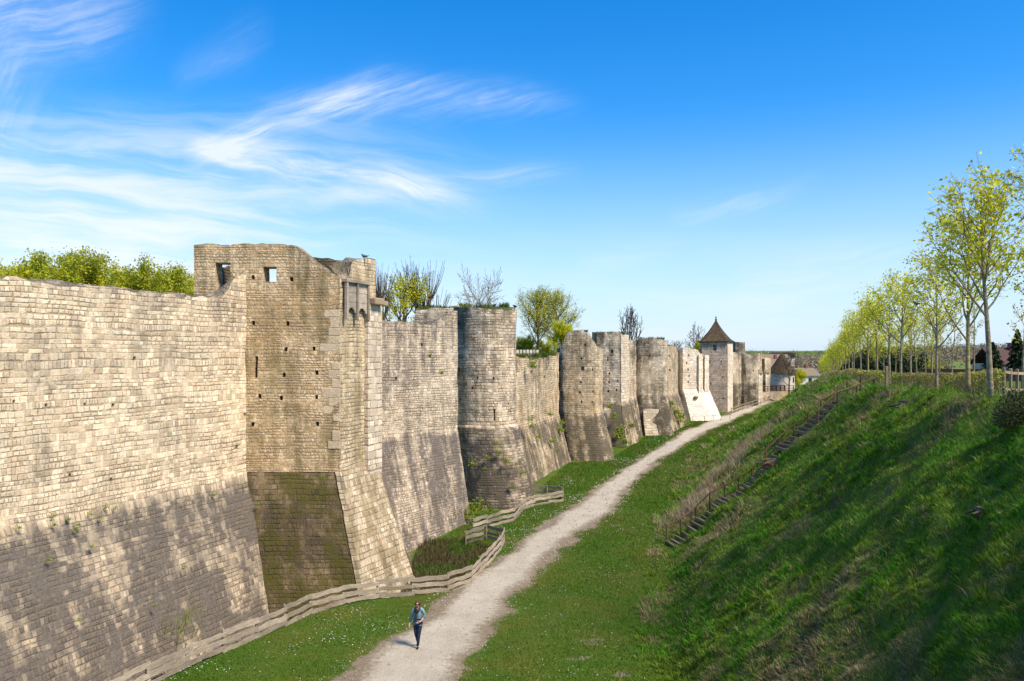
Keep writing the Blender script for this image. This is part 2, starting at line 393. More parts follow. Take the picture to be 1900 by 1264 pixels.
def T(x, y):
    x = np.asarray(x, float); y = np.asarray(y, float)
    f, c, zt, zf = I(y, FOOT), I(y, CREST), I(y, ZTOP), I(y, ZFLR)
    t = np.clip((x - f) / (c - f), -1, 1.4)
    tt = np.clip(t, 0, 1); s = .8 * tt + .2 * tt * tt * (3 - 2 * tt)
    k = .05                                                  # rounded foot
    s = np.where(tt < .12, s * (tt / .12) ** .6, s)
    z = zf + (zt - zf) * s
    onb = np.clip(t * 5, 0, 1) * np.clip((1.15 - t) * 5, 0, 1)
    z = z + onb * (.34 * vnoise(x * .45, y * .3, 3) + .22 * vnoise(x * 1.3, y * 1.1, 4) + .12 * vnoise(x * 3.1, y * 3., 5))
    z = z + .035 * vnoise(x * .35, y * .35, 6)
    z = z - ditch(x, y)
    # causeway the viewer stands on
    cw = np.clip((11.5 - y) / 9.5, 0, 1); z = np.where(cw > 0, np.maximum(z, cw * 8.6), z)
    # a shallow cut for the stair
    return z
def pathd(x, y):
    """signed distance to the path edge, negative on the path"""
    n = .35 * vnoise(x * .5, y * .5, 21) + .28 * vnoise(x * 1.4, y * 1.4, 22)
    return np.maximum(np.interp(y, PD, PL) + .3 - x, x - np.interp(y, PD, PR) + .2) + n

def ground_mat():
    m, t, P = new_mat('turf')
    co = t.new('ShaderNodeNewGeometry').outputs['Position']
    pd = t.new('ShaderNodeAttribute', attribute_name='worn').outputs['Fac']
    bank = t.new('ShaderNodeAttribute', attribute_name='bank').outputs['Fac']
    n1 = t.noise(co, .35, 4); n2 = t.noise(co, 3., 4, .65); n3 = t.noise(co, 22., 3, .7)
    g = t.mix(t.step(n2, .3, .7), (.050, .105, .010), (.085, .150, .018))
    g = t.mix(t.step(n1, .42, .68), g, (.115, .135, .020))
    g = t.mix(t.step(n3, .62, .72), g, (.14, .15, .05))
    b = t.mix(t.step(n2, .3, .7), (.07, .14, .016), (.11, .18, .025))
    br = t.mix(t.step(n3, .3, .7), (.20, .15, .08), (.10, .078, .04))
    b = t.mix(t.m('MULTIPLY', t.step(t.noise(t.vm('MULTIPLY', co, (1., 1.6, 1.)), .5, 5, .65), .5, .63), .8), b, br)
    g = t.mix(bank, g, b)
    soil = t.mix(n2, (.15, .115, .07), (.34, .28, .205))
    wn = t.m('ADD', pd, t.m('MULTIPLY', t.m('SUBTRACT', n2, .5), .9))
    g = t.mix(t.step(wn, .35, .75), g, soil)
    t.put(P.inputs['Base Color'], g); P.inputs['Roughness'].default_value = .95; P.inputs['Specular IOR Level'].default_value = .1
    t.put(P.inputs['Normal'], t.bump(t.m('ADD', n3, n2), .06))
    return m
def path_mat():
    m, t, P = new_mat('chalk_gravel')
    co = t.new('ShaderNodeNewGeometry').outputs['Position']
    e = t.new('ShaderNodeAttribute', attribute_name='edge').outputs['Fac']
    n1 = t.noise(co, .8, 5, .62); n2 = t.noise(co, 5., 4, .6); n3 = t.noise(co, 30., 3, .75)
    c = t.mix(t.step(n1, .3, .7), (.42, .375, .29), (.515, .465, .37))
    c = t.mix(t.m('MULTIPLY', t.step(n2, .55, .75), .45), c, (.27, .215, .155))
    c = t.scale(c, t.m('ADD', t.m('MULTIPLY', n3, .8), .6))
    st = t.new('ShaderNodeTexVoronoi'); t.put(st.inputs['Vector'], co); st.inputs['Scale'].default_value = 7.
    c = t.mix(t.m('MULTIPLY', t.step(st.outputs['Distance'], .12, .06), .6), c, (.16, .13, .10))
    en = t.m('ADD', e, t.m('MULTIPLY', t.m('SUBTRACT', n2, .5), .9))
    c = t.mix(t.m('MULTIPLY', t.step(en, .5, .95), .8), c, (.19, .145, .085))
    t.put(P.inputs['Base Color'], c); P.inputs['Roughness'].default_value = .95; P.inputs['Specular IOR Level'].default_value = .1
    t.put(P.inputs['Normal'], t.bump(t.m('ADD', n3, t.m('MULTIPLY', n2, 1.5)), .04))
    return m

def grid_mesh(name, X, Y, Z, mat, smooth=True):
    r, c = X.shape
    V = np.c_[X.ravel(), Y.ravel(), Z.ravel()]
    i = np.arange(r * c).reshape(r, c)
    Fc = np.c_[i[:-1, :-1].ravel(), i[:-1, 1:].ravel(), i[1:, 1:].ravel(), i[1:, :-1].ravel()]
    return np_mesh(name, V, Fc, mat, smooth=smooth)

rows = np.concatenate([np.arange(-40, 6, 2.), np.arange(6, 60, .35), np.arange(60, 110, .8), np.arange(110, 262, 2.)])
def cols_for(y):
    w, f, c = float(wall_x(y)) - 2.2, float(I(y, FOOT)), float(I(y, CREST))
    return np.concatenate([np.linspace(w, f, 46, endpoint=False), np.linspace(f, c + 2.5, 64, endpoint=False), c + 2.5 + np.linspace(0, 1, 26) ** 2 * 170])
GX = np.array([cols_for(y) for y in rows]); GY = np.repeat(rows[:, None], GX.shape[1], 1); GZ = T(GX, GY)
ground = grid_mesh('ground', GX, GY, GZ, ground_mat()); tag(ground, kind='structure')
def fattr(o, name, vals):
    a = o.data.attributes.new(name, 'FLOAT', 'POINT'); a.data.foreach_set('value', vals.astype(np.float32).ravel())
worn = np.clip(1 - (pathd(GX, GY) + .1) / .9, 0, 1)
for wx, wy, r_ in [(3.0, 28.9, .55), (2.3, 27.3, .4), (3.6, 26.0, .45), (1.9, 31.5, .35), (22.9, 97.5, 1.3), (24.2, 100, 1.2)]: worn = np.maximum(worn, np.exp(-((GX - wx) ** 2 * .5 + (GY - wy) ** 2 * 1.6) / r_ ** 2) * .75)
worn = np.maximum(worn, np.clip(ditch(GX, GY) * 1.1, 0, .62) * (GY < 46))
fattr(ground, 'worn', worn)
bt = (GX - I(GY, FOOT)) / (I(GY, CREST) - I(GY, FOOT))
fattr(ground, 'bank', np.clip(bt * 5 + .3, 0, 1) * np.clip((1.12 - bt) * 8, 0, 1))

# gravel path: a sheet just above the turf, with a wandering edge
prow = np.concatenate([np.arange(9, 70, .4), np.arange(70, 176, 1.2)])
PXs, PYs, PE = [], [], []
for y in prow:
    l, r = np.interp(y, PD, PL) + .2, np.interp(y, PD, PR) - .15
    l -= .45 * vnoise(3.3, y * .35, 31) + .3 * vnoise(1.3, y * 1.1, 32); r += .45 * vnoise(7.7, y * .35, 33) + .3 * vnoise(9.3, y * 1.1, 34)
    q = np.linspace(0, 1, 15); PXs.append(l + (r - l) * q); PYs.append(np.full(15, y)); PE.append(np.abs(q - .5) * 2)
PXs, PYs, PE = np.array(PXs), np.array(PYs), np.array(PE)
path = grid_mesh('path', PXs, PYs, T(PXs, PYs) + .03 - .035 * (PE > .99), path_mat()); tag(path, kind='structure')
fattr(path, 'edge', PE)

# terrace of the upper town behind the ramparts
ty = np.concatenate([np.arange(0, 60, 3.), np.arange(60, 175, 5.)])
TX = np.array([float(np.interp(y, [0, 18, 36, 41, 44, 50, 62, 76, 95, 101, 114, 128, 139, 150, 175], [-29, -22.0, -13.3, -10.2, -10.2, -5.2, -1.2, 3.2, 12, 15.3, 21.8, 28, 35, 44, 60])) - np.linspace(0, 1, 24)[::-1] ** 1.6 * 130 for y in ty])
TY = np.repeat(ty[:, None], 24, 1)
TZ = np.interp(TY, [0, 55, 62, 80, 110, 130, 150, 175], [9.6, 9.7, 10.1, 10.1, 9.6, 8.5, 5, 2.5]) + .15 * vnoise(TX * .2, TY * .2, 8)
town = grid_mesh('terrace_ground', TX, TY, TZ, simple('terrace_turf', (.06, .09, .015), (.11, .10, .03), 1.5, .95, .03)); tag(town, kind='structure')

# fields and hills out to the horizon
def hill_mat():
    m, t, P = new_mat('far_fields')
    co = t.new('ShaderNodeNewGeometry').outputs['Position']
    vo = t.new('ShaderNodeTexVoronoi'); t.put(vo.inputs['Vector'], t.vm('MULTIPLY', co, (.0022, .0045, 0.))); vo.inputs['Scale'].default_value = 1.
    a, b, c = t.sep(vo.outputs['Color'])
    col = t.mix(t.step(a, .3, .5), (.13, .20, .045), (.17, .14, .085)); col = t.mix(t.step(b, .55, .7), col, (.10, .17, .03))
    n = t.noise(co, .02, 5, .7)
    col = t.mix(t.step(n, .55, .7), col, (.12, .09, .06))
    t.put(P.inputs['Base Color'], col); P.inputs['Roughness'].default_value = 1.; P.inputs['Specular IOR Level'].default_value = 0.
    return m
hr = np.concatenate([np.linspace(60, 250, 10, endpoint=False), np.linspace(250, 1200, 24, endpoint=False), np.geomspace(1200, 9000, 18)])
ha = np.linspace(0, 2 * math.pi, 241)
HA, HR = np.meshgrid(ha, hr, indexing='ij'); HXX = np.sin(HA) * HR; HYY = np.cos(HA) * HR
rgt = np.clip((np.sin(HA) - .36) / .12, 0, 1) * (np.cos(HA) > 0)
HZ = np.interp(HR, [60, 250, 420, 700, 1100, 1700, 2600, 9000], [-9, -12, -8, -1, 5, 11, 9.5, 9])
HZ = HZ + rgt * np.interp(HR, [300, 500, 900, 1300, 2000, 9000], [0, 2, 8, 9, 6, 0]) * (1 + .3 * vnoise(HA * 14, HR * .002, 3)) + np.interp(HR, [300, 900, 1800, 9000], [0, 1.5, 2, 0]) * vnoise(HA * 9, HR * .003, 9)
hills = grid_mesh('hills', HXX, HYY, HZ, hill_mat()); tag(hills, kind='structure')
# ------------------------------------------------------------------ masonry bodies
def body(name, loops, zs, mats, parent=None, cell=.4, ztop=None, holes=(), amp=.05, vb=None, capm=None, useed=0., rag=0., ref=None):
    """closed masonry block: plan loops (counter-clockwise) at heights zs, ruined top ztop(x, y), real recesses:
    holes = (edge, s0, s1, z0, z1, depth, through) with s as a fraction of the edge"""
    n = len(loops[0]); K = len(zs); ref = max(0, K - 2) if ref is None else ref
    if not isinstance(mats, (list, tuple)): mats = [mats] * (K - 1)
    lib = []
    for mm in list(mats) + ([capm] if capm else []):
        if mm not in lib: lib.append(mm)
    LP = [[Vector((p[0], p[1])) for p in lp] for lp in loops]
    elen = [(LP[ref][(i + 1) % n] - LP[ref][i]).length for i in range(n)]
    fr = []
    for i in range(n):
        L = max(elen[i], elen[(i + 2) % 4]) if n == 4 else elen[i]
        k = max(1, math.ceil(L / cell)); b = [j / k for j in range(k + 1)]
        hs = []
        for h in holes:
            if h[0] == i: hs += [h[1], h[2]]
            if n == 4 and h[0] == (i + 2) % 4: hs += [1 - h[1], 1 - h[2]]
        b = [x for x in b if x in (0, 1) or all(abs(x - y) * L > cell * .3 for y in hs)] + hs
        b = sorted(set(round(x, 6) for x in b)); fr.append(b)
    cols = [(i, f) for i in range(n) for f in fr[i][:-1]]; NC = len(cols)
    us = []; acc = 0
    for i in range(n):
        us += [acc + f * elen[i] for f in fr[i][:-1]]; acc += elen[i]
    us.append(acc)
    hz = sorted(set(round(z, 5) for h in holes for z in (h[3], h[4])))
    rings = []                                                # (z, k, t)
    for k in range(K - 1):
        m = max(1, math.ceil((zs[k + 1] - zs[k]) / cell)); zl = [zs[k] + (zs[k + 1] - zs[k]) * j / m for j in range(m)]
        hh = [z for z in hz if zs[k] < z < zs[k + 1]]
        zl = [z for z in zl if z == zs[k] or all(abs(z - y) > cell * .3 for y in hh)] + hh
        rings += [(z, k, (z - zs[k]) / (zs[k + 1] - zs[k])) for z in sorted(zl)]
    rings.append((zs[-1], K - 2, 1.))
    vb = zs[max(0, K - 2)] if vb is None else vb
    bm = bmesh.new(); uvl = bm.loops.layers.uv.new('UVMap')
    V = []; UVv = []
    cache = {}
    nsd = Vector((useed * 7.1, useed * 3.3, 0))
    for z, k, t in rings:
        row = []; zr = []
        for c, (i, f) in enumerate(cols):
            a = LP[k][i].lerp(LP[k][(i + 1) % n], f); b = LP[k + 1][i].lerp(LP[k + 1][(i + 1) % n], f)
            p = a.lerp(b, t); zz = z
            if ztop is not None:
                zt = ztop(p.x, p.y)
                if rag: zt += rag * (round(2.5 * mnoise.noise(Vector((p.x * 1.1, p.y * 1.1, useed)))) / 3.5 + .75 * mnoise.noise(Vector((p.x * 2.7, p.y * 2.7, useed))))
                zz = min(z, zt)
            key = (c, round(zz, 4))
            if key not in cache:
                q = Vector((p.x, p.y, zz))
                d = mnoise.noise_vector(q * .8 + nsd) * amp + mnoise.noise_vector(q * 2.9 + nsd) * amp * .6
                d.z *= .4
                cache[key] = bm.verts.new(q + d)
            row.append(cache[key]); zr.append(zz)
        V.append(row); UVv.append(zr)
    def inhole(c, r):
        i, f = cols[c]; f2 = cols[(c + 1) % NC][1] or 1.; fm = (f + f2) / 2; zm = (rings[r][0] + rings[r + 1][0]) / 2
        for j, h in enumerate(holes):
            if h[0] == i and h[1] < fm < h[2] and h[3] < zm < h[4]: return j + 1
            if len(h) > 6 and h[6] and n == 4 and i == (h[0] + 2) % 4 and 1 - h[2] < fm < 1 - h[1] and h[3] < zm < h[4]: return j + 1
        return 0
    H = [[inhole(c, r) if holes else 0 for c in range(NC)] for r in range(len(rings) - 1)]
    def face(vs, uvs, mi):
        u, w = [], []
        for v, t in zip(vs, uvs):
            if v not in u: u.append(v); w.append(t)
        if len(u) < 3: return
        try: fc = bm.faces.new(u)
        except ValueError: return
        fc.material_index = mi; fc.smooth = True
        for lp, t in zip(fc.loops, w): lp[uvl].uv = t
    inner = {}
    def inn(r, c, j):
        h = holes[j - 1]; i = cols[c][0] if True else 0
        key = (r, c % NC, j, H and i)
        kk = (r, c % NC, j)
        if kk not in inner:
            e = holes[j - 1][0]; a, b = LP[ref][e], LP[ref][(e + 1) % n]; nr = Vector((b.y - a.y, a.x - b.x, 0)).normalized()
            inner[kk] = bm.verts.new(V[r][c % NC].co - nr * h[5])
        return inner[kk]
    for r in range(len(rings) - 1):
        mi = lib.index(mats[min(rings[r][1], len(mats) - 1)])
        for c in range(NC):
            c2 = (c + 1) % NC
            uv = [(us[c], UVv[r][c] - vb), (us[c + 1], UVv[r][c2] - vb), (us[c + 1], UVv[r + 1][c2] - vb), (us[c], UVv[r + 1][c] - vb)]
            j = H[r][c]
            if not j: face([V[r][c], V[r][c2], V[r + 1][c2], V[r + 1][c]], uv, mi); continue
            thr = len(holes[j - 1]) > 6 and holes[j - 1][6]
            if thr and cols[c][0] != holes[j - 1][0]: continue           # far mouth of a through opening
            if not thr: face([inn(r, c, j), inn(r, c2, j), inn(r + 1, c2, j), inn(r + 1, c, j)], uv, mi)
            for (dr, dc, e) in ((-1, 0, ((r, c), (r, c2))), (1, 0, ((r + 1, c2), (r + 1, c))), (0, -1, ((r + 1, c), (r, c))), (0, 1, ((r, c2), (r + 1, c2)))):
                rr, cc = r + dr, (c + dc) % NC
                if 0 <= rr < len(H) and H[rr][cc] == j: continue
                (r0, k0), (r1, k1) = e
                face([V[r0][k0], V[r1][k1], inn(r1, k1, j), inn(r0, k0, j)], [uv[0], uv[1], (uv[1][0], uv[1][1] + .3), (uv[0][0], uv[0][1] + .3)], mi)
    top = V[-1]; cm = lib.index(capm) if capm else lib.index(mats[-1])
    if n == 4 and len(fr[0]) == len(fr[2]) and len(fr[1]) == len(fr[3]):
        n0, n1 = len(fr[0]) - 1, len(fr[1]) - 1
        g = lambda a, b: top[(a) % NC] if b == 0 else (top[(n0 + b) % NC] if a == n0 else (top[(n0 + n1 + n0 - a) % NC] if b == n1 else (top[(NC - b) % NC] if a == 0 else None)))
        G = [[None] * (n0 + 1) for _ in range(n1 + 1)]
        for b in range(n1 + 1):
            for a in range(n0 + 1):
                v = g(a, b)
                if v is None:
                    p = top[a].co.lerp(top[(n0 + n1 + n0 - a) % NC].co, fr[1][b])
                    v = bm.verts.new(p + Vector((0, 0, .12 * mnoise.noise(p * 1.7))))
                G[b][a] = v
        for b in range(n1):
            for a in range(n0):
                q = [G[b][a], G[b][a + 1], G[b + 1][a + 1], G[b + 1][a]]
                face(q, [(v.co.x, v.co.y) for v in q], cm)
    else:
        cv = sum((v.co for v in top), Vector()) / NC; ring = top
        for k in (1, 2):
            nr = [bm.verts.new(v.co.lerp(cv, k / 3) + Vector((0, 0, .15 * mnoise.noise(v.co * 1.3 + Vector((0, 0, k)))))) for v in top]
            for c in range(NC):
                q = [ring[c], ring[(c + 1) % NC], nr[(c + 1) % NC], nr[c]]; face(q, [(v.co.x, v.co.y) for v in q], cm)
            ring = nr
        cvv = bm.verts.new(cv)
        for c in range(NC):
            q = [ring[c], ring[(c + 1) % NC], cvv]; face(q, [(v.co.x, v.co.y) for v in q], cm)
    bmesh.ops.recalc_face_normals(bm, faces=bm.faces)
    me = bpy.data.meshes.new(name); bm.to_mesh(me); bm.free()
    for mm in lib: me.materials.append(mm)
    me.set_sharp_from_angle(angle=R(38))
    o = bpy.data.objects.new(name, me); link(o, parent)
    if parent is not None: o.matrix_parent_inverse = world_of(parent).inverted()
    return o

def prof(pts, a=None, b=None):
    """height of a ruined top as read along the face a-b: (photo x, photo y) pairs"""
    xs = [p[0] for p in pts]; ys = [p[1] for p in pts]
    def f(x, y):
        if a is not None:
            A, B = Vector(a), Vector(b); d = B - A; t = (Vector((x, y)) - A).dot(d) / d.dot(d); q = A + d * min(max(t, -.3), 1.3); x, y = q.x, q.y
        return CZ + (HY - float(np.interp(CX + F * x / y, xs, ys))) / F * y
    return f
def edge_frac(a, b, px):
    """where the sight line through photo column px meets the edge a-b"""
    k = (px - CX) / F; a, b = Vector(a), Vector(b); d = b - a
    return (k * a.y - a.x) / (d.x - k * d.y)
def hole(loop, e, px0, px1, py0, py1, depth=.45, through=False):
    a, b = loop[e], loop[(e + 1) % len(loop)]; f0, f1 = edge_frac(a, b, px0), edge_frac(a, b, px1)
    D = a[1] + (b[1] - a[1]) * (f0 + f1) / 2
    return (e, f0, f1, CZ + (HY - py1) / F * D, CZ + (HY - py0) / F * D, depth, through)
def putlogs(loop, e, pts, w=6, h=9, depth=.4): return [hole(loop, e, x - w / 2, x + w / 2, y - h / 2, y + h / 2, depth) for x, y in pts]

M = {}
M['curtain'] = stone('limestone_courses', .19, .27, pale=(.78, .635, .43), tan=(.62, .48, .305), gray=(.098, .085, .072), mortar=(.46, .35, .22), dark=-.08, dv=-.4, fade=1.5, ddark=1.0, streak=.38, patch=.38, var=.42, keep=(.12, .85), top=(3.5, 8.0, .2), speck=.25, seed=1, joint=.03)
M['tower_rubble'] = stone('tower_rubble', .13, .17, pale=(.76, .58, .36), tan=(.58, .415, .225), gray=(.15, .12, .075), mortar=(.42, .30, .17), dark=-.2, streak=.75, patch=.36, var=.35, moss=.6, mossc=(.18, .135, .045), ochre=.5, top=(4.5, 9, .38), seed=2, joint=.035, rough=.09, keep=(.15, .8))
M['inner'] = stone('shade_darkened_rubble', .13, .17, pale=(.34, .26, .165), tan=(.24, .18, .11), gray=(.08, .065, .045), mortar=(.16, .115, .07), dark=.35, streak=.5, patch=.6, var=.4, moss=.5, seed=22, joint=.035, rough=.09)  # mossy rubble, its colour darkened for the shade inside the ruined tower
M['tower_lit'] = stone('tower_facing', .18, .25, pale=(.70, .565, .37), tan=(.55, .42, .25), gray=(.14, .115, .08), mortar=(.40, .30, .185), dark=-.1, streak=.6, patch=.3, var=.35, moss=.6, mossc=(.19, .145, .05), top=(6, 10, .25), seed=3)
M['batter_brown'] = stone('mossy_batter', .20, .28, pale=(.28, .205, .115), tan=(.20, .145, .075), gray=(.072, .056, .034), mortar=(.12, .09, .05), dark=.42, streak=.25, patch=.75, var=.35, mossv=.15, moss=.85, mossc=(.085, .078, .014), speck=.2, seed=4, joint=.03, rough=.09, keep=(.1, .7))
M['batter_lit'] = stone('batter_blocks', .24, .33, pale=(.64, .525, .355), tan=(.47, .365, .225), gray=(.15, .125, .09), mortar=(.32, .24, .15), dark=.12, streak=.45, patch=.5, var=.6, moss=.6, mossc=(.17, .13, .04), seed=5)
M['curtain_gray'] = stone('gray_courses', .14, .17, pale=(.72, .59, .425), tan=(.56, .445, .305), gray=(.115, .098, .082), mortar=(.34, .265, .175), dark=.05, dv=-.1, fade=.4, ddark=.75, streak=.7, patch=.30, var=.4, speck=.3, seed=6, top=(1.5, 6.0, .36), joint=.03)
M['round'] = stone('round_tower_stone', .19, .27, pale=(.76, .62, .44), tan=(.57, .445, .295), gray=(.09, .075, .063), mortar=(.30, .225, .14), dark=-.08, dv=0., fade=.25, ddark=.85, streak=.30, patch=.6, var=.45, speck=.7, seed=7, top=(2, 6, .34), moss=.3)
M['far_wall'] = stone('old_wall_stone', .19, .27, pale=(.78, .63, .43), tan=(.60, .46, .29), gray=(.115, .095, .07), mortar=(.38, .285, .175), dark=-.1, dv=-.3, fade=.8, ddark=.82, streak=.5, patch=.6, var=.4, moss=.4, ochre=.4, speck=.45, seed=8, top=(4, 7, .35), joint=.03)
M['far_gray'] = stone('weathered_tower_stone', .19, .27, pale=(.74, .615, .45), tan=(.58, .465, .32), gray=(.088, .074, .06), mortar=(.32, .245, .155), dark=-.08, dv=-.2, fade=.8, ddark=.82, streak=.4, patch=.7, var=.4, moss=.4, speck=.45, seed=9, top=(2.5, 6.5, .45), joint=.03)
M['strip'] = stone('pale_facing', .3, .45, pale=(.72, .60, .44), tan=(.58, .47, .325), mortar=(.4, .31, .2), dark=-.1, dv=-.3, fade=.8, ddark=.3, streak=.35, patch=.2, var=.3, speck=.2, seed=10)
M['new'] = stone('restored_stone', .3, .5, pale=(.84, .73, .57), tan=(.74, .63, .46), mortar=(.56, .46, .33), dark=-.25, streak=.2, patch=.15, var=.2, ochre=.3, speck=.05, seed=11)
M['new_batter'] = stone('new_batter_blocks', .3, .55, pale=(.80, .72, .61), tan=(.74, .65, .53), mortar=(.52, .44, .34), dark=-.35, streak=.1, patch=.12, var=.1, speck=0., seed=12)
M['roofed'] = stone('roofed_tower_stone', .25, .4, pale=(.58, .465, .345), tan=(.46, .35, .245), mortar=(.33, .25, .17), dark=.08, streak=.3, patch=.35, var=.3, ochre=.3, speck=.3, seed=13)
M['cap'] = stone('ruin_top', .14, .2, pale=(.46, .37, .25), tan=(.32, .25, .16), style='rubble', dark=.25, moss=.7, seed=30, bump=.06)
M['turfcap'] = simple('turf_top', (.07, .10, .02), (.13, .11, .05), 2., .95, .05)
M['render'] = simple('lime_render', (.68, .585, .46), (.56, .48, .38), 1.2, .9, .01)
M['tile'] = stone('roof_tiles', .16, .2, pale=(.125, .082, .048), tan=(.085, .056, .033), gray=(.045, .038, .03), mortar=(.03, .022, .015), dark=.25, streak=.3, patch=.4, var=.5, moss=.3, speck=.05, seed=14, bump=.03)
M['dark'] = simple('window_shade_and_dark_trim', (.03, .026, .022), (.02, .018, .015))  # near-black: interior shade painted on window panels; plain colour of finial and bar
M['hoard'] = wood('weathered_oak_boards', (.54, .455, .355), (.38, .315, .24))
M['hoard_post'] = wood('oak_posts', (.47, .38, .275), (.33, .26, .18))

def thing(name, label, cat, group=None): return empty(name, label, cat, group=group)

# near curtain wall
la = [(-12.0, 36), (-19.94, 16.0)]
lpA = [(-19.94, 16.0), (-12.0, 36.0), (-13.7, 36.7), (-21.64, 16.7)]
ftA = [(-17.1, 15.2), (-10.05, 35.2), (-13.7, 36.7), (-21.64, 16.7)]
brA = lpA
tA = prof([(-200, 516), (0, 519), (25, 514), (60, 519), (95, 528), (110, 531), (200, 533), (235, 541), (310, 545), (345, 551), (400, 553), (408, 556), (416, 548), (424, 540), (430, 528), (438, 514), (475, 512)])
e0 = 0
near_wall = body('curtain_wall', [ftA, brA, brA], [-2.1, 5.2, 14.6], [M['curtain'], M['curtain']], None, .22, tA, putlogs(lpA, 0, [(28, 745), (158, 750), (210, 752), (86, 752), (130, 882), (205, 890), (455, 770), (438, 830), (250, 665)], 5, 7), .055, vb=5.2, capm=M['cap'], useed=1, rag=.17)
tag(near_wall, 'tall pale limestone rampart wall of coursed blocks with a dark sloping foot, running out of view on its near end', 'rampart wall')

# main square tower
tw = thing('square_tower', 'ruined square tower standing highest of all, with window openings and a wooden hoarding', 'tower')
P1, P2, P3 = (-7.78, 36.0), (-6.67, 39.05), (-7.5, 41.6)
bl = [(-14.35, 36), P1, P2, P3, (-14.35, 41.6)]; ft = [(-14.3, 34.5), (-6.05, 34.5), (-4.15, 38.15), (-4.6, 41.6), (-14.35, 41.6)]
body('tower_base', [ft, bl], [-2.1, 5.06], M['batter_brown'], tw, .3, None, [], .05, vb=5.06, capm=M['cap'], useed=2)
# the moat side of the batter is cleaner stone: a facing proud of the core
body('batter_facing', [[(-6.25, 34.47), (-6.02, 34.46), (-4.10, 38.17), (-4.35, 38.3)], [(-7.98, 35.95), (-7.75, 35.97), (-6.62, 39.07), (-6.9, 39.2)]], [-2.1, 5.10], M['batter_lit'], tw, .3, None, [], .045, vb=5.06, useed=2)
fl = [(-14.35, 36), P1, (-7.9, 36.9), (-14.35, 36.9)]
tF = prof([(300, 453), (361, 453), (440, 454), (500, 452), (545, 453), (553, 458), (566, 470), (580, 481), (594, 490), (604, 498), (612, 508), (622, 512), (632, 516)], fl[0], fl[1])
ph = [(469, 515), (540, 518), (470, 600), (534, 600), (530, 648), (582, 647), (527, 696), (588, 692), (482, 735), (523, 739), (587, 737), (469, 787), (589, 787)]
hs = [hole(fl, 0, x - 3, x + 3, y - 4, y + 4, .4) for x, y in ph]
hs += [hole(fl, 0, 473.5, 479, 661, 701, .5), hole(fl, 0, 489, 514, 495.5, 523, .9, True), hole(fl, 0, 399, 428, 488, 549, .9, True)]
body('front_wall', [fl, fl], [5.06, 15.6], M['tower_rubble'], tw, .3, tF, hs, .05, vb=5.06, capm=M['cap'], useed=3, rag=.10)
sl = [P1, P2, (-7.5, 39.4), (-8.6, 36.95)]
tS = prof([(600, 516), (636, 518), (646, 522), (648, 492), (653, 487), (660, 481), (675, 480), (700, 482)], P1, P2)
body('moat_wall', [sl, sl], [5.06, 15.4], M['tower_lit'], tw, .26, tS, putlogs(sl, 0, [(690, 588), (688, 690)], 3, 8), .045, vb=5.06, capm=M['cap'], useed=4, rag=.12)
bw = [(-14.35, 40.6), (-7.35, 40.6), P3, (-14.35, 41.6)]
tB = prof([(300, 496), (434, 499), (446, 540), (532, 540), (540, 500), (548, 478), (580, 477), (610, 482), (660, 487), (697, 484)], bw[0], bw[1])
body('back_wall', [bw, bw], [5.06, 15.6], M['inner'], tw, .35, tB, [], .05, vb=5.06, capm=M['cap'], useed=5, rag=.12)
lw = [(-14.35, 36.9), (-13.5, 36.9), (-13.5, 40.6), (-14.35, 40.6)]
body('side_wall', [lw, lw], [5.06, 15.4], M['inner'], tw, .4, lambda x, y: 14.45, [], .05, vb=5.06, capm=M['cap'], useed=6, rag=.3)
# slender buttress at the outer corner, with its corbel stone
n_ = Vector((.94, -.342)); q0, q1 = Vector(P1).lerp(Vector(P2), .66), Vector(P1).lerp(Vector(P2), 1.0) + Vector((.08, .2))
bt_ = [q0 + n_ * .02, q0 + n_ * .24, q1 + n_ * .24, q1 - n_ * .1]
bt_ = [tuple(p) for p in (q0 - n_ * .05, q0 + n_ * .22, q1 + n_ * .22, q1 - n_ * .05)]
body('buttress', [bt_, bt_], [3.9, 12.75], M['strip'], tw, .3, None, [], .025, vb=5.06, useed=7)
mb = MB(); c0 = (q0 + q1) / 2
dv = (q1 - q0).normalized()
mb.box((c0.x + n_.x * .2, c0.y + n_.y * .2, 12.9), (.9, .62, .34), ax=(Vector((dv.x, dv.y, 0)), Vector((n_.x, n_.y, 0)), Vector((0, 0, 1))))
mb.box((q1.x + n_.x * .1 + dv.x * .2, q1.y + dv.y * .2, 12.85), (.62, .42, .26), ax=(Vector((dv.x, dv.y, 0)), Vector((n_.x, n_.y, 0)), Vector((0, 0, 1))))
mb.build('corbel', M['tower_lit'], tw, bevel=.06)
# large corner stones
qm, qt, qP = new_mat('quoin_limestone'); qc = qt.new('ShaderNodeNewGeometry').outputs['Position']
qn = qt.noise(qc, 1.2, 2); qf = qt.noise(qc, 9., 4, .65)
qt.put(qP.inputs['Base Color'], qt.scale(qt.mix(qt.step(qn, .35, .65), (.66, .515, .33), (.55, .43, .275)), qt.m('ADD', qt.m('MULTIPLY', qf, .9), .5))); qP.inputs['Roughness'].default_value = .95
qt.put(qP.inputs['Normal'], qt.bump(qf, .03))
z = 5.3
while z < 13.2:
    h_ = rnd.uniform(.34, .5); w_ = rnd.choice((.35, .5, .62, .8)) * rnd.uniform(.85, 1.15)
    if rnd.random() < .62: MB().box((P1[0] - w_ / 2 + .02, P1[1] + .192, z + h_ / 2), (w_, .40, h_ - .02)).build('quoin_stone', qm, tw, bevel=.02)
    z += h_
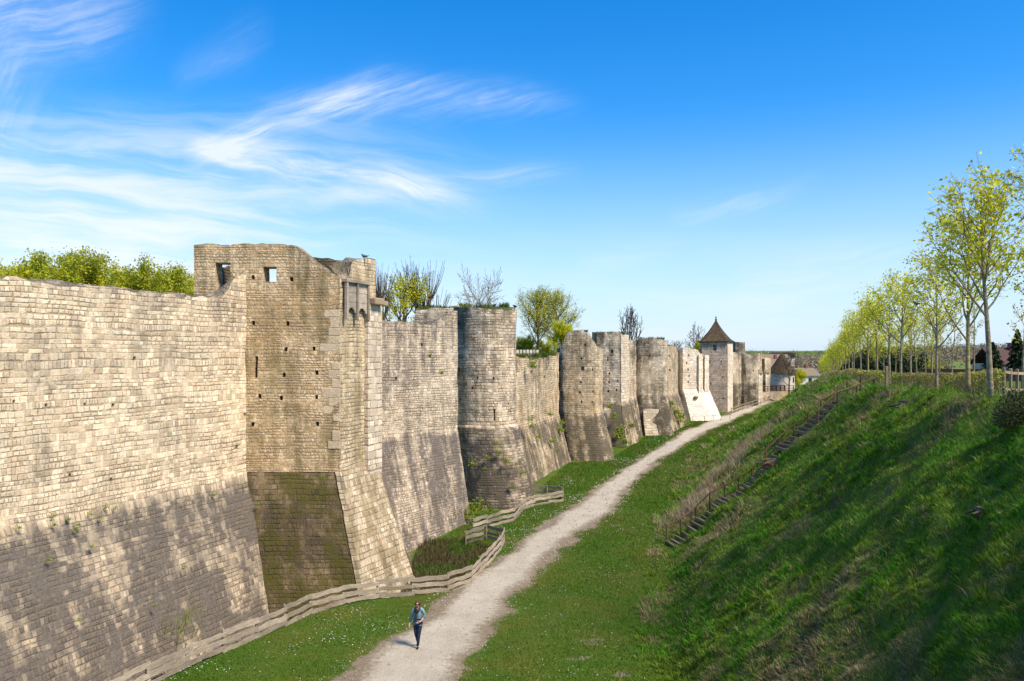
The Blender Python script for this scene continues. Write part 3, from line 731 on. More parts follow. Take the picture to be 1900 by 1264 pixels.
# wooden hoarding on the moat side
def on_side(f, z, out): p = Vector(P1).lerp(Vector(P2), f) + n_ * out; return Vector((p.x, p.y, z))
ho = MB(); ax = (Vector((dv.x, dv.y, 0)), Vector((n_.x, n_.y, 0)), Vector((0, 0, 1)))
hoard = MB().box(on_side(.36, 13.72, .16), (2.05, .30, .16), ax=ax).build('hoarding_beam', M['hoard_post'], tw, bevel=.02)
for f in (.08, .36, .66):
    MB().box(on_side(f, 12.82, .20), (.13, .16, 1.72), ax=ax).build('hoarding_post', M['hoard_post'], tw, bevel=.02)
for f0, f1 in ((.105, .34), (.385, .64)):
    pb = MB()
    for k in range(5):
        z0 = 12.55 + k * .22
        pb.box(on_side((f0 + f1) / 2, z0 + .105, .15 + .012 * (k % 2)), ((f1 - f0) * 3.245, .05, .212), ax=ax)
    m_ = 8
    for j in range(m_):                                       # the arched lower board
        fa = f0 + (f1 - f0) * (j + .5) / m_; hh = .30 * (abs(2 * (j + .5) / m_ - 1)) ** 2 + .03
        pb.box(on_side(fa, 12.548 - hh / 2, .155), ((f1 - f0) * 3.245 / m_, .05, hh), ax=ax)
    pb.build('hoarding_boards', M['hoard'], tw)

# second curtain
lb = [(-9.2, 43.7), (-3.45, 50.6)]
lpB = [lb[0], lb[1], (-4.9, 51.7), (-10.7, 44.8)]; ftB = [(-6.9, 40.6), (-2.25, 48.4), (-4.9, 51.7), (-10.7, 44.8)]
tBc = prof([(600, 596), (697, 596), (735, 598), (770, 601), (795, 602), (806, 600), (812, 592), (822, 588), (830, 580), (845, 576)])
wb = body('curtain_wall', [ftB, lpB, lpB], [-1.5, 5.6, 13.7], [M['curtain_gray']] * 2, None, .32, tBc, putlogs(lpB, 0, [(735, 702), (798, 661), (820, 692), (782, 640)], 4, 6), .05, vb=5.6, capm=M['cap'], useed=8, rag=.12)
tag(wb, 'finely coursed gray rampart wall between the hoarded square tower and the turf topped round tower', 'rampart wall')

def ring(cx, cy, r, n=20, e=2., rot=0., ry=None):
    """rounded plan loop; e > 2 squares it off"""
    o = []
    for k in range(n):
        a = 2 * math.pi * k / n; c, s = math.cos(a), math.sin(a)
        x = math.copysign(abs(c) ** (2 / e), c) * r; y = math.copysign(abs(s) ** (2 / e), s) * (ry or r)
        o.append((cx + x * math.cos(rot) - y * math.sin(rot), cy + x * math.sin(rot) + y * math.cos(rot)))
    return o
def ring_holes(lp, spec, depth=.35):
    """spec: (photo x, y, w, h); picks the loop edge facing the viewer"""
    out = []
    for px, py, w, h in spec:
        best = None
        for e in range(len(lp)):
            a, b = Vector(lp[e]), Vector(lp[(e + 1) % len(lp)])
            if (b.y - a.y) * a.x - (b.x - a.x) * a.y > 0: continue           # outward normal must face the viewer
            f0, f1 = edge_frac(a, b, px - w / 2), edge_frac(a, b, px + w / 2)
            if .02 < f0 < f1 < .98:
                D = a.y + (b.y - a.y) * f0
                if best is None or D < best[0]: best = (D, hole(lp, e, px - w / 2, px + w / 2, py - h / 2, py + h / 2, depth))
        if best: out.append(best[1])
    return out

# round tower with turf on top
tc = thing('round_tower', 'round tower with turf growing along its flat top and blackened patches', 'tower')
rc = ring(-1.89, 56, 2.16, 22); rf = ring(-.72, 55.5, 2.62, 22)
hC = ring_holes(rc, [(853, 652, 8, 7), (906, 601, 3, 8), (852, 690, 3, 16), (918, 770, 3, 22), (906, 752, 5, 6), (860, 752, 3, 7), (852, 601, 3, 4), (855, 742, 3, 5), (943, 750, 3, 5), (885, 702, 3, 5), (909, 625, 8, 6), (916, 702, 3, 5), (907, 655, 4, 6), (876, 720, 4, 4)])
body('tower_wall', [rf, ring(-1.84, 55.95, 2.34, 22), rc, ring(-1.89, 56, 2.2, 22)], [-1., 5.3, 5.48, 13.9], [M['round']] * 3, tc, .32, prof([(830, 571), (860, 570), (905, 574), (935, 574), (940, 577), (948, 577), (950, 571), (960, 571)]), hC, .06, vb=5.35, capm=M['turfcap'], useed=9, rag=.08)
rb = [(-6.9, 57.2), (-3.4, 56.8), (-3.4, 60), (-6.9, 60.5)]
body('rear_mass', [rb, rb], [8.5, 14.0], M['far_gray'], tc, .4, prof([(750, 578), (770, 574), (790, 573), (850, 570)]), [], .16, vb=12, capm=M['turfcap'], useed=10, rag=.15)

# low ruined curtain with grass along its crest
ld = [(-.5, 60.9), (4.5, 76.5)]
lpD = [ld[0], ld[1], (3.0, 77.2), (-2.0, 61.6)]; ftD = [(1.0, 60.4), (5.9, 75.8), (3.0, 77.2), (-2.0, 61.6)]
wd_ = body('curtain_wall', [ftD, lpD, lpD], [-1., 4.6, 11.2], [M['far_wall']] * 2, None, .4, prof([(940, 658), (960, 658), (976, 660), (982, 669), (998, 667), (1010, 664), (1020, 658), (1040, 655)], *ld), putlogs(lpD, 0, [(1010, 700), (985, 690), (1024, 712)], 3, 5), .09, vb=4.6, capm=M['turfcap'], useed=11, rag=.2)
tag(wd_, 'low broken rampart wall with a grassy crest and weeds beside the turf topped round tower', 'rampart wall')

# broken tower with a peaked top
te = thing('broken_tower', 'broken tower with a jagged peaked top and an ochre stain above its battered foot', 'tower')
re_ = ring(6.75, 79.3, 2.25, 24, 3.6, -.15); rfe = ring(7.75, 78.6, 2.55, 24, 3.0, -.15)
hE = ring_holes(re_, [(1042, 667, 3, 4), (1079, 666, 3, 4), (1044, 687, 3, 5), (1081, 684, 6, 7), (1043, 707, 3, 4), (1078, 709, 3, 4), (1077, 728, 3, 4), (1042, 728, 3, 4), (1054, 746, 3, 5), (1079, 746, 3, 5), (1098, 746, 2, 4), (1100, 686, 2, 4), (1100, 727, 2, 4), (1086, 640, 3, 4)], .4)
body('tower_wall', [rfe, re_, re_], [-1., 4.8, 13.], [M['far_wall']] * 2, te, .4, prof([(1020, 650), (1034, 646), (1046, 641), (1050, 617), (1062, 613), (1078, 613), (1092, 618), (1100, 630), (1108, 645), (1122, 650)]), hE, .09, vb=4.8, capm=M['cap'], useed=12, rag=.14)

# square tower with one pale side
tf = thing('square_tower', 'weathered tower with a dark flat front and one pale side, behind the jagged peaked tower', 'tower')
lF = [(9.7, 91.4), (12.4, 91), (13.65, 93.6), (13.6, 97), (9.7, 97)]; fF = [(9.7, 88.6), (12.75, 87.6), (14.8, 92.2), (14.8, 97), (9.7, 97)]
hF = putlogs(lF, 0, [(1131, 693), (1130, 709), (1146, 707), (1129, 726), (1144, 724)], 3, 4) + [hole(lF, 0, 1126.5, 1129, 661, 670, .4), hole(lF, 0, 1134, 1138, 649, 655, .5)]
body('tower_wall', [fF, lF, lF], [-1., 4.8, 13.1], [M['far_gray']] * 2, tf, .4, prof([(1080, 617), (1150, 617), (1156, 620), (1160, 627), (1170, 630)]), hF, .08, vb=4.8, capm=M['turfcap'], useed=13, rag=.14)
fa = Vector((.9, -.43))
sF = [(12.42, 90.95), (12.5, 90.98), (13.72, 93.55), (13.62, 93.6)]; sFf = [(12.78, 87.55), (12.86, 87.6), (14.88, 92.15), (14.78, 92.2)]
body('side_facing', [sFf, sF, sF], [-1., 4.8, 12.4], [M['far_wall'], M['strip']], tf, .4, None, [], .03, vb=4.8, useed=14)
lG = [(13.0, 95.2), (16.4, 101.6), (14.9, 102.4), (11.6, 96)]; fG = [(14.2, 94.6), (17.5, 100.9), (14.9, 102.4), (11.6, 96)]
wg = body('curtain_wall', [fG, lG, lG], [-1., 4.8, 12.5], [M['far_gray']] * 2, None, .5, prof([(1150, 630), (1175, 632), (1190, 634)], lG[0], lG[1]), [], .07, vb=4.8, capm=M['turfcap'], useed=15, rag=.15)
tag(wg, 'narrow ivy topped strip of gray rampart wall between two weathered towers', 'rampart wall')

th = thing('repaired_tower', 'broad weathered tower with a light repaired patch in its dark foot', 'tower')
rh = ring(17.65, 101.6, 2.05, 22, 4.5, -.12); rfh = ring(18.5, 100.9, 2.1, 22, 4., -.12)
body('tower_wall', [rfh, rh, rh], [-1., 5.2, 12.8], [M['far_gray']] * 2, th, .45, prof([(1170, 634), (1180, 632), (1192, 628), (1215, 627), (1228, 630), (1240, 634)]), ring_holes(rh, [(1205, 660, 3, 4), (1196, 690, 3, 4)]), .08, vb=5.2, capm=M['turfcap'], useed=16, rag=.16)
# repaired facing: a slab of new stone set proud of the batter, following its slope
pa = [onz(1197, 806), onz(1236, 807)]
y0_, y1_ = 98.75, 99.6
cl = lambda px, D: ((px - CX) / F * D, D)
rp0 = [cl(1198, 98.84), cl(1236, 98.9), cl(1236, 99.4), cl(1198, 99.4)]; rp1 = [cl(1193, 99.27), cl(1231, 99.32), cl(1231, 99.8), cl(1193, 99.8)]
body('repair_patch', [rp0, rp1], [-.6, 3.3], M['strip'], th, .35, prof([(1180, 765), (1193, 762), (1200, 756), (1226, 757), (1240, 764)]), [], .06, vb=0, useed=17, rag=.7)
lI = [(19.3, 102.8), (23.6, 113.6), (22.2, 114.2), (17.9, 103.4)]; fI = [(20.6, 102.3), (25.3, 112.8), (22.2, 114.2), (17.9, 103.4)]
wi = body('curtain_wall', [fI, lI, lI], [-1., 4.9, 12.], [M['far_wall']] * 2, None, .5, prof([(1230, 640), (1240, 643), (1248, 641), (1258, 646)], lI[0], lI[1]), putlogs(lI, 0, [(1242, 661), (1241, 673), (1243, 687)], 3, 4), .08, vb=4.9, capm=M['turfcap'], useed=18, rag=.2)
tag(wi, 'brownish rampart wall with an overgrown foot beside the white restored tower', 'rampart wall')

# restored tower, nearly white
cl = lambda px, D: ((px - CX) / F * D, D)
tj = thing('restored_tower', 'restored near white tower with a wide smooth sloping base', 'tower')
lJ = [(25.2, 123.2), (26.1, 121.5), (28.5, 122), (30.8, 125), (30.8, 128), (25.2, 128)]; fJ = [(26.4, 120.2), (27.0, 119.3), (30.6, 120.0), (32.8, 123.2), (32.8, 128), (26, 128)]
hJ = putlogs(lJ, 1, [(1278, 659), (1274, 674), (1277, 686), (1279, 698), (1277, 709)], 2.4, 4)
body('tower_wall', [lJ, lJ], [4.7, 11.6], [M['new']], tj, .5, prof([(1240, 652), (1254, 651), (1264, 645), (1268, 647), (1276, 645), (1284, 648), (1295, 647), (1296.5, 657), (1302, 658), (1305, 664), (1307, 663), (1308.5, 659), (1325, 660)]), hJ, .05, vb=4.8, capm=M['cap'], useed=19, rag=.08)
body('sloping_base', [fJ, lJ], [-.8, 4.72], [M['new_batter']], tj, .5, None, [], .02, vb=4.8, useed=20)
for lq, zt_ in (([cl(1255.5, 122.2), cl(1267, 120.9), cl(1268.5, 122.8), cl(1257, 124.2)], 648), ([cl(1296.5, 121.7), cl(1303, 122.4), cl(1303, 125.5), cl(1296.5, 125.5)], 657), ([cl(1307.5, 123.1), cl(1315.5, 124.5), cl(1315.5, 127.5), cl(1307.5, 127.5)], 659.5)):
    body('pilaster', [lq, lq], [3.9, CZ + (HY - zt_) / F * 122.5], [M['new']], tj, .5, None, [], .03, vb=4.8, useed=31)
mp = MB(); mp.lathe([(.0, 0), (.3, .03), (.4, .2), (.26, .36), (0, .42)], (27.95, 121.15, 3.35), 12)
mp.build('rubble_core', M['far_gray'], tj, smooth=True)
lQ = [(23.4, 113.4), (25.4, 121.9), (24.4, 122.2), (22.4, 113.8)]
wq = body('curtain_wall', [lQ, lQ], [-.6, 11.], [M['far_gray']], None, .5, prof([(1240, 646), (1262, 650)], lQ[0], lQ[1]), [], .06, vb=4.8, capm=M['turfcap'], useed=21, rag=.15)
tag(wq, 'short stretch of gray rampart wall tucked behind the white restored tower', 'rampart wall')

# tower with the pyramid roof
tk = thing('roofed_tower', 'square stone tower under a steep brown pyramid roof', 'tower')
lK = [(31.95, 134.2), (36, 133.4), (37.65, 136.4), (37.6, 139.5), (33, 139.8)]
zk = CZ + (HY - 635) / F * 134
body('tower_wall', [lK, lK], [-.6, zk], [M['roofed']], tk, .45, None, [hole(lK, 0, 1323, 1329.5, 640.5, 650, .6)] + putlogs(lK, 0, [(1317, 672), (1316, 699), (1341, 700), (1338, 671), (1319, 712), (1342, 740)], 2, 4), .03, vb=0, useed=22)
sK = [(36.02, 133.36), (36.1, 133.36), (37.75, 136.35), (37.66, 136.45)]
body('side_facing', [sK, sK], [-.6, zk - .02], [M['new']], tk, .5, None, [], .015, vb=0, useed=23)
mb = MB(); ek = [Vector((p[0], p[1], zk)) for p in [(31.5, 133.85), (36.15, 132.95), (38.15, 136.55), (38.0, 140.0), (32.6, 140.3)]]
ck = Vector((34.85, 136.3, 0)); hK = CZ + (HY - 594) / F * 136.3 - zk
for t_, s_ in ((0, 1.), (.0, 1.005), (.1, .84), (.25, .66), (.5, .40), (.75, .19), (1., .02)):
    b = len(mb.v)
    for e in ek: mb.v.append(Vector((ck.x + (e.x - ck.x) * s_, ck.y + (e.y - ck.y) * s_, zk + .02 + hK * t_ + (.12 if s_ == 1.005 else 0))))
for k in range(6):
    for i in range(5): mb.quad(k * 5 + i, k * 5 + (i + 1) % 5, k * 5 + 5 + (i + 1) % 5, k * 5 + 5 + i)
mb.quad(*[4 - i for i in range(5)]); mb.quad(*[30 + i for i in range(5)])
rk = mb.build('roof', M['tile'], tk)
uvl = rk.data.uv_layers.new(name='UVMap')
for lp in rk.data.loops:
    v = rk.data.vertices[lp.vertex_index].co; uvl.data[lp.index].uv = (math.atan2(v.y - ck.y, v.x - ck.x) * 2.6, (v.z - zk) * 1.2)
MB().lathe([(.16, 0), (.2, .12), (.07, .25), (.12, .45), (.03, .75)], (ck.x, ck.y, zk + hK - .05), 8).build('finial', M['dark'], rk)
MB().box((ck.x - 3.1 * 0 - .75, 133.72, CZ + (HY - 645.6) / F * 134), (.05, .05, .88)).build('window_bar', M['dark'], tk)

# beyond: a drum, a rounded wall, the gate
tl = thing('drum_tower', 'stubby round tower top rising just beyond the pyramid roofed tower', 'tower')
dl = ring(41.8, 147.5, 1.25, 18)
body('tower_wall', [dl, dl], [3, CZ + (HY - 635) / F * 146], [M['far_gray']], tl, .4, None, ring_holes(dl, [(1367, 654, 4, 4)]), .05, vb=5, capm=M['cap'], useed=24)
tn = thing('rounded_tower', 'pale gray rounded tower front beside the arched gateway', 'tower')
dn = ring(42.7, 144.3, 1.75, 20, 2.4)
body('tower_wall', [dn, dn], [-.6, 10.8], [M['far_gray']], tn, .45, prof([(1360, 657), (1374, 656), (1384, 659), (1396, 656), (1412, 658)]), ring_holes(dn, [(1382, 690, 2, 3), (1391, 702, 2, 3), (1398, 688, 2, 3), (1386, 718, 2, 3)]), .05, vb=5, capm=M['cap'], useed=25, rag=.12)
lo = [(37.6, 139.2), (41.2, 143.2), (40.4, 144), (36.8, 140)]
wo = body('curtain_wall', [lo, lo], [-.6, 10.6], [M['far_gray']], None, .5, prof([(1350, 654), (1364, 654), (1376, 657)], lo[0], lo[1]), [], .05, vb=5, capm=M['cap'], useed=26, rag=.12)
tag(wo, 'slim shaded strip of rampart wall between the pyramid roofed tower and the rounded tower', 'rampart wall')
gt = thing('gatehouse', 'ruined gateway with two pale buttresses and a dark pointed arch', 'gatehouse')
gl_ = [cl(1404, 148.4), cl(1430, 151.4), cl(1430, 154), cl(1404, 154)]
body('gate_wall', [gl_, gl_], [-.6, 10.6], [M['far_wall']], gt, .4, prof([(1400, 657), (1413, 655), (1418, 661), (1426, 664), (1440, 668)]), [hole(gl_, 0, 1413.5, 1419, 666, 716, 1.2)], .05, vb=5, capm=M['cap'], useed=27, rag=.12)
for x0, x1, D, yt, yb in ((1407.5, 1415, 147.6, 693, 752), (1420.5, 1428, 150.0, 692, 735)):
    lq = [cl(x0, D), cl(x1, D + .3), cl(x1, D + 1.7), cl(x0, D + 1.7)]; ztp = CZ + (HY - yt) / F * D
    body('buttress', [lq, lq], [-.4, ztp], [M['new']], gt, .4, None, [], .02, vb=5, useed=28)
    cxm, cym = (lq[0][0] + lq[1][0]) / 2, D + .8
    MB().box((cxm, cym, ztp + .35), (.85, 1.7, .7), taper=.45).build('buttress_cap', M['far_gray'], gt, bevel=.04)
mb = MB(); aw = at(1410, 690, 148.3)
for k in range(9):
    a = math.pi * k / 8; mb.box((aw.x + .75 + .55 * math.cos(a) * 0 , 149.6, 6.6), (.01, .01, .01)) if False else None
# round hut with a conical roof
ct = thing('conical_building', 'pale walled building under a broad dark conical roof by the gate', 'building')
cw = at(1451, 692, 166)
body('building_wall', [ring(cw.x, cw.y, 2.5, 18)] * 2, [0, cw.z + .05], [M['render']], ct, .6, None, [], .02, vb=2, useed=29)
rz = CZ + (HY - 655) / F * 166
cone = MB().lathe([(2.95, cw.z - .05), (2.95, cw.z + .03), (1.9, cw.z + 1.45), (.9, cw.z + 3.), (.12, rz), (.02, rz + .1)], (cw.x, cw.y, 0), 18).build('roof', M['tile'], ct)
uvl = cone.data.uv_layers.new(name='UVMap')
for lp in cone.data.loops:
    v = cone.data.vertices[lp.vertex_index].co; uvl.data[lp.index].uv = (math.atan2(v.y - cw.y, v.x - cw.x) * 2.6, v.z)
MB().box(at(1471, 705, 164.2), (.5, .2, 1.1)).build('window', M['dark'], ct)

# stone bridge with a brown timber railing
br = thing('stone_bridge', 'small stone bridge with a dark brown railing leading to the gateway', 'bridge')
A0, A1 = Vector(cl(1415, 149.5)), Vector(cl(1474, 153)); zb = CZ + (HY - 727) / F * 150
mb = MB(); du = (A1 - A0); Lb = du.length; du.normalize(); nb = Vector((du.y, -du.x))
def bp(s, o, z): p = A0 + du * s + nb * o; return Vector((p.x, p.y, z))
ring_b = [(0, zb), (0, -.6), (1.0, -.6)] + [(2.2 - 1.2 * math.cos(math.pi * k / 10), .2 + 1.25 * math.sin(math.pi * k / 10)) for k in range(11)] + [(3.4, -.6), (Lb, -.6), (Lb, zb)]
for o in (0, -2.6):
    for s, z in ring_b: mb.v.append(bp(s, o, z))
N_ = len(ring_b)
mb.quad(*range(N_)); mb.quad(*reversed(range(N_, 2 * N_)))
for k in range(N_): mb.quad(k, (k + 1) % N_, N_ + (k + 1) % N_, N_ + k)
bo = mb.build('deck', M['far_wall'], br)
uvl = bo.data.uv_layers.new(name='UVMap')
for lp in bo.data.loops:
    v = bo.data.vertices[lp.vertex_index].co; uvl.data[lp.index].uv = (v.x, v.z)
brown = wood('brown_stain_timber', (.16, .075, .045), (.10, .05, .03))
M['brown'] = brown
for o in (-.12, -2.5):
    for z in (.12, .55, 1.0): MB().beam(bp(.1, o, zb + z), bp(Lb, o, zb + z), .09, .10).build('rail', brown, br)
    for k in range(8): MB().box(bp(.3 + k * (Lb - .5) / 7, o + .06, zb + .53), (.13, .13, 1.1)).build('post', brown, br)
# ------------------------------------------------------------------ timber fences, rails and the stair
wplank = wood('silvered_fence_plank', (.50, .42, .315), (.30, .25, .185))
wpost = wood('chestnut_stake', (.42, .31, .20), (.28, .20, .13))
wrail = wood('brown_rail_timber', (.17, .105, .06), (.10, .062, .038))
M['bar'] = simple('rusted_rail', (.12, .085, .06), (.08, .055, .04), 6., .7)
def z0(x, y): return float(T(x, y))
def along(pts, step):
    """points every `step` metres along a plan polyline"""
    P = [Vector(p) for p in pts]; out = [P[0]]; carry = step
    for a, b in zip(P, P[1:]):
        L = (b - a).length; s = carry
        while s < L: out.append(a.lerp(b, s / L)); s += step
        carry = s - L
    if (out[-1] - P[-1]).length > step * .4: out.append(P[-1])
    else: out[-1] = P[-1]
    return out
def plank_fence(pts, label, rows, seed, step=1.55):
    r = random.Random(seed); t = empty('plank_fence', label, 'fence')
    S_ = along(pts, step)
    for i, p in enumerate(S_):
        h = .76 + r.uniform(-.05, .09); g = z0(p.x, p.y)
        MB().tube([(p.x, p.y, g - .3), (p.x + r.uniform(-.02, .02), p.y + r.uniform(-.02, .02), g + h)], [.045, .04], 6).build('stake', wpost, t)
    for k, hz in enumerate(rows):
        for i in range(len(S_) - 1):
            a, b = S_[i], S_[i + 1]; d = (b - a).normalized(); n = Vector((d.y, -d.x))
            oa, ob = r.uniform(-.06, .06), r.uniform(-.06, .06)
            A = Vector((a.x + n.x * .06 - d.x * .07, a.y + n.y * .06 - d.y * .07, z0(a.x, a.y) + hz + oa)); B = Vector((b.x + n.x * .07 + d.x * .07, b.y + n.y * .07 + d.y * .07, z0(b.x, b.y) + hz + ob))
            m = MB(); w = r.uniform(.155, .205); seg = 5                  # waney board, thickness 25 mm
            for q in range(seg + 1):
                c = A.lerp(B, q / seg) + Vector((0, 0, .02 * math.sin(q * 1.9 + i * 2.3 + k)))
                for s_, e in ((-1, r.uniform(-.018, .018)), (1, r.uniform(-.018, .018))):
                    for o in (0, .027): m.v.append(Vector((c.x + n.x * (o + .008 * (i % 2)), c.y + n.y * (o + .008 * (i % 2)), c.z + s_ * w / 2 + e)))
            for q in range(seg):
                b0 = q * 4; b1 = b0 + 4
                for (x, y) in ((0, 1), (1, 3), (3, 2), (2, 0)): m.quad(b0 + x, b0 + y, b1 + y, b1 + x)
            m.quad(0, 2, 3, 1); e = seg * 4; m.quad(e, e + 1, e + 3, e + 2)
            m.build('plank', wplank, t)
    return t
plank_fence(FENCE1, 'long winding fence of silvered planks along the wet hollow, hooked back at its far end', (.11, .39, .68), 5)
plank_fence(FENCE2, 'short kinked fence of silvered planks under the round tower with a turf top', (.11, .39, .68), 6, 1.3)

# rail beside the far end of the path
def rail_fence(name, pts, label, h, step, zs, mat, pr=.05, rr=.045, cat='fence', zf=z0):
    t = empty(name, label, cat); S_ = along(pts, step); r = random.Random(3)
    for p in S_:
        g = zf(p.x, p.y); MB().tube([(p.x, p.y, g - .3), (p.x, p.y, g + h)], pr, 6).build('post', mat, t)
    for z in zs:
        for a, b in zip(S_, S_[1:]):
            MB().tube([(a.x, a.y, zf(a.x, a.y) + z), (b.x, b.y, zf(b.x, b.y) + z)], rr, 6).build('rail', mat, t)
    return t
pale_rail = wood('pale_rail_timber', (.40, .33, .26), (.28, .225, .17))
rail_fence('timber_rail', [(35.6, 129.5), (38.9, 135.5), (43.3, 142), (48.5, 150), (54.5, 158)], 'timber handrail rising along the far end of the gravel path', 1.05, 2.6, (.5, 1.0), pale_rail, .06, .07)
rail_fence('metal_railing', [(26.8, 118.2), (29.4, 118.4), (33.2, 121.5)], 'thin dark railing standing before the white sloping tower base', .95, 1.75, (.92,), M['bar'], .035, .03)
cl_ = lambda px, D: ((px - CX) / F * D, D)
# pale boards on the terrace above the low wall
t = empty('board_screen', 'pale board screen on the terrace over the low broken wall', 'fence')
pm = wood('bleached_boards', (.62, .55, .46), (.50, .43, .35))
for k in range(7):
    p = Vector(cl_(957, 70)).lerp(Vector(cl_(1000, 72.5)), (k + .5) / 7)
    MB().box((p.x, p.y, 10.15 + .02 * (k % 2)), (.285, .05, .95), rz=.9 * .0 + .7).build('board', pm, t)

# ------------------------------------------------------------------ stair up the bank
st = empty('timber_stair', 'earth stair with timber edged treads climbing the grassy bank', 'stairs')
tread = wood('weathered_tread', (.24, .195, .14), (.16, .13, .09)); soil = simple('tread_earth', (.10, .10, .035), (.05, .085, .018), 5., .95, .03)
SY0, SY1 = 43.0, 45.0                                         # the stair runs straight up the bank (along x)
def stair_pt(s):
    x = 8.5 + 11.4 * s; y = SY0 + 1.8 * s; return x, y
NS = 40
for k in range(NS):
    s = (k + .5) / NS
    if .46 < s < .53: continue
    x, y = stair_pt(s); z = z0(x, y) + .10
    r = random.Random(k)
    MB().box((x - .11, y - .35, z - .02), (.07, 1.55 + r.uniform(-.1, .2), .17), rz=.16 + r.uniform(-.05, .05)).build('riser_board', tread, st)
    MB().box((x + .05, y - .35, z - .03), (.30, 1.5, .14), rz=.16).build('tread', soil, st)
for s in (.485, .515):
    x, y = stair_pt(s); MB().box((x, y - .4, z0(x, y) + .08), (.42, 1.4, .12), rz=.16).build('landing', tread, st)
hr_ = empty('stair_handrail', 'brown timber handrail running up the far side of the bank stair', 'handrail')
SS = [0, .07, .145, .215, .29, .36, .43, .5, .57, .645, .72, .79, .86, .93, 1.]
pp = []
for s in SS:
    x, y = stair_pt(s); y += .75; g = z0(x, y); hgt = .98
    MB().tube([(x, y, g - .3), (x, y, g + hgt)], .045, 7).build('post', wrail, hr_); pp.append(Vector((x, y, g + hgt - .02)))
for a, b in zip(pp, pp[1:]): MB().tube([a - (b - a) * .03, b + (b - a) * .03], .04, 7).build('rail', wrail, hr_)
for k in range(7, 12):
    a, b = pp[k], pp[k + 1]; MB().tube([a - Vector((0, 0, .45)), b - Vector((0, 0, .45))], .035, 6).build('rail', wrail, hr_)
h2 = empty('stair_handrail', 'short lower handrail on the near side of the stair, near its top', 'handrail')
pp = []
for s in (.70, .80, .9, .99):
    x, y = stair_pt(s); y -= 1.25; g = z0(x, y)
    MB().tube([(x, y, g - .3), (x, y, g + .8)], .05, 7).build('post', wrail, h2); pp.append(Vector((x, y, g + .78)))
for a, b in zip(pp, pp[1:]): MB().tube([a, b], .045, 7).build('rail', wrail, h2)

# ------------------------------------------------------------------ things by the terrace road
tp = empty('timber_fence', 'pale timber post and rail fence beside the road at the hedge end', 'fence')
fpost = wood('new_fence_timber', (.46, .37, .24), (.34, .26, .16))
fp = [(16.15, 26.2), (16.75, 26.8), (17.35, 27.4), (18.0, 28.0), (18.7, 28.6)]
for x, y in fp: MB().box((x, y, z0(x, y) + .48), (.085, .085, 1.1), rz=.8).build('post', fpost, tp, bevel=.01)
for z in (.30, .88):
    for a, b in zip(fp, fp[1:]): MB().beam((a[0], a[1], z0(*a) + z), (b[0], b[1], z0(*b) + z), .05, .09).build('rail', fpost, tp)
gp = empty('gate_post', 'lone dark timber post standing in the hedge gap at the stair head', 'post')
x, y = cl_(1645, 47.5); MB().box((x, y, z0(x, y) + .62), (.16, .16, 1.35), taper=.9).build('post_shaft', wpost, gp, bevel=.015)
MB().beam((x - .1, y, z0(x, y) + .05), (x - .75, y - .1, z0(x, y) - .12), .12, .1).build('fallen_brace', wpost, gp)
# road sheet on the terrace
asp = simple('asphalt', (.085, .088, .095), (.065, .067, .072), 8., .85, .006, lo=.3, hi=.7)
xs = np.linspace(17.5, 120, 60); q = np.linspace(0, 1, 8)
RX = np.repeat(xs[:, None], 8, 1); RY = 30 + (xs[:, None] - 17.5) * .28 + q[None, :] * 5.2
road = grid_mesh('road', RX, RY, T(RX, RY) + .05, asp); tag(road, kind='structure')
# ------------------------------------------------------------------ trees
def rot_about(d, ang, az):
    a = d.orthogonal().normalized(); b = d.cross(a); side = a * math.cos(az) + b * math.sin(az)
    return (d * math.cos(ang) + side * math.sin(ang)).normalized()
class Tree:
    def __init__(s, seed): s.r = random.Random(seed); s.mb = MB(); s.tw = []
    def branch(s, p, d, L, r0, lev, P):
        r = s.r; n = P['seg'][lev]; pts = [p.copy()]; rad = [r0]; d = d.copy(); q = p.copy()
        for i in range(n):
            d = (d + Vector((r.gauss(0, 1), r.gauss(0, 1), r.gauss(0, 1))) * P['bend'][lev] + Vector((0, 0, P['up'][lev]))).normalized()
            q = q + d * (L / n); pts.append(q.copy()); rad.append(max(r0 * (1 - (1 - P['tip'][lev]) * (i + 1) / n), P.get('rmin', .008)))
        s.mb.tube(pts, rad, P['sides'][lev], cap=(lev == 0))
        if lev == P['levels']:
            s.tw.append(pts); return
        kids = P['kids'][lev]
        for k in range(kids):
            t0 = P['start'][lev]; t = t0 + (1 - t0) * ((k + r.random()) / kids) ** P.get('pw', .9); t = min(t, .995)
            fi = t * n; i = min(int(fi), n - 1); pos = pts[i].lerp(pts[i + 1], fi - i); dd = (pts[i + 1] - pts[i]).normalized()
            ang = R(r.uniform(*P['ang'][lev])); az = k * 2.4 + r.uniform(-.6, .6)
            ln = P['len'][lev] * (1 - P['taper'][lev] * (t - t0) / (1 - t0 + 1e-6)) * r.uniform(.75, 1.2)
            rr = max(min(rad[i] * .72, P['rad'][lev] * r.uniform(.8, 1.2)), P.get('rmin', .008))
            s.branch(pos, rot_about(dd, ang, az), ln, rr, lev + 1, P)
        if P.get('leader', True) and lev > 0: s.branch(pts[-1], d, L * .45, rad[-1], lev + 1, P)
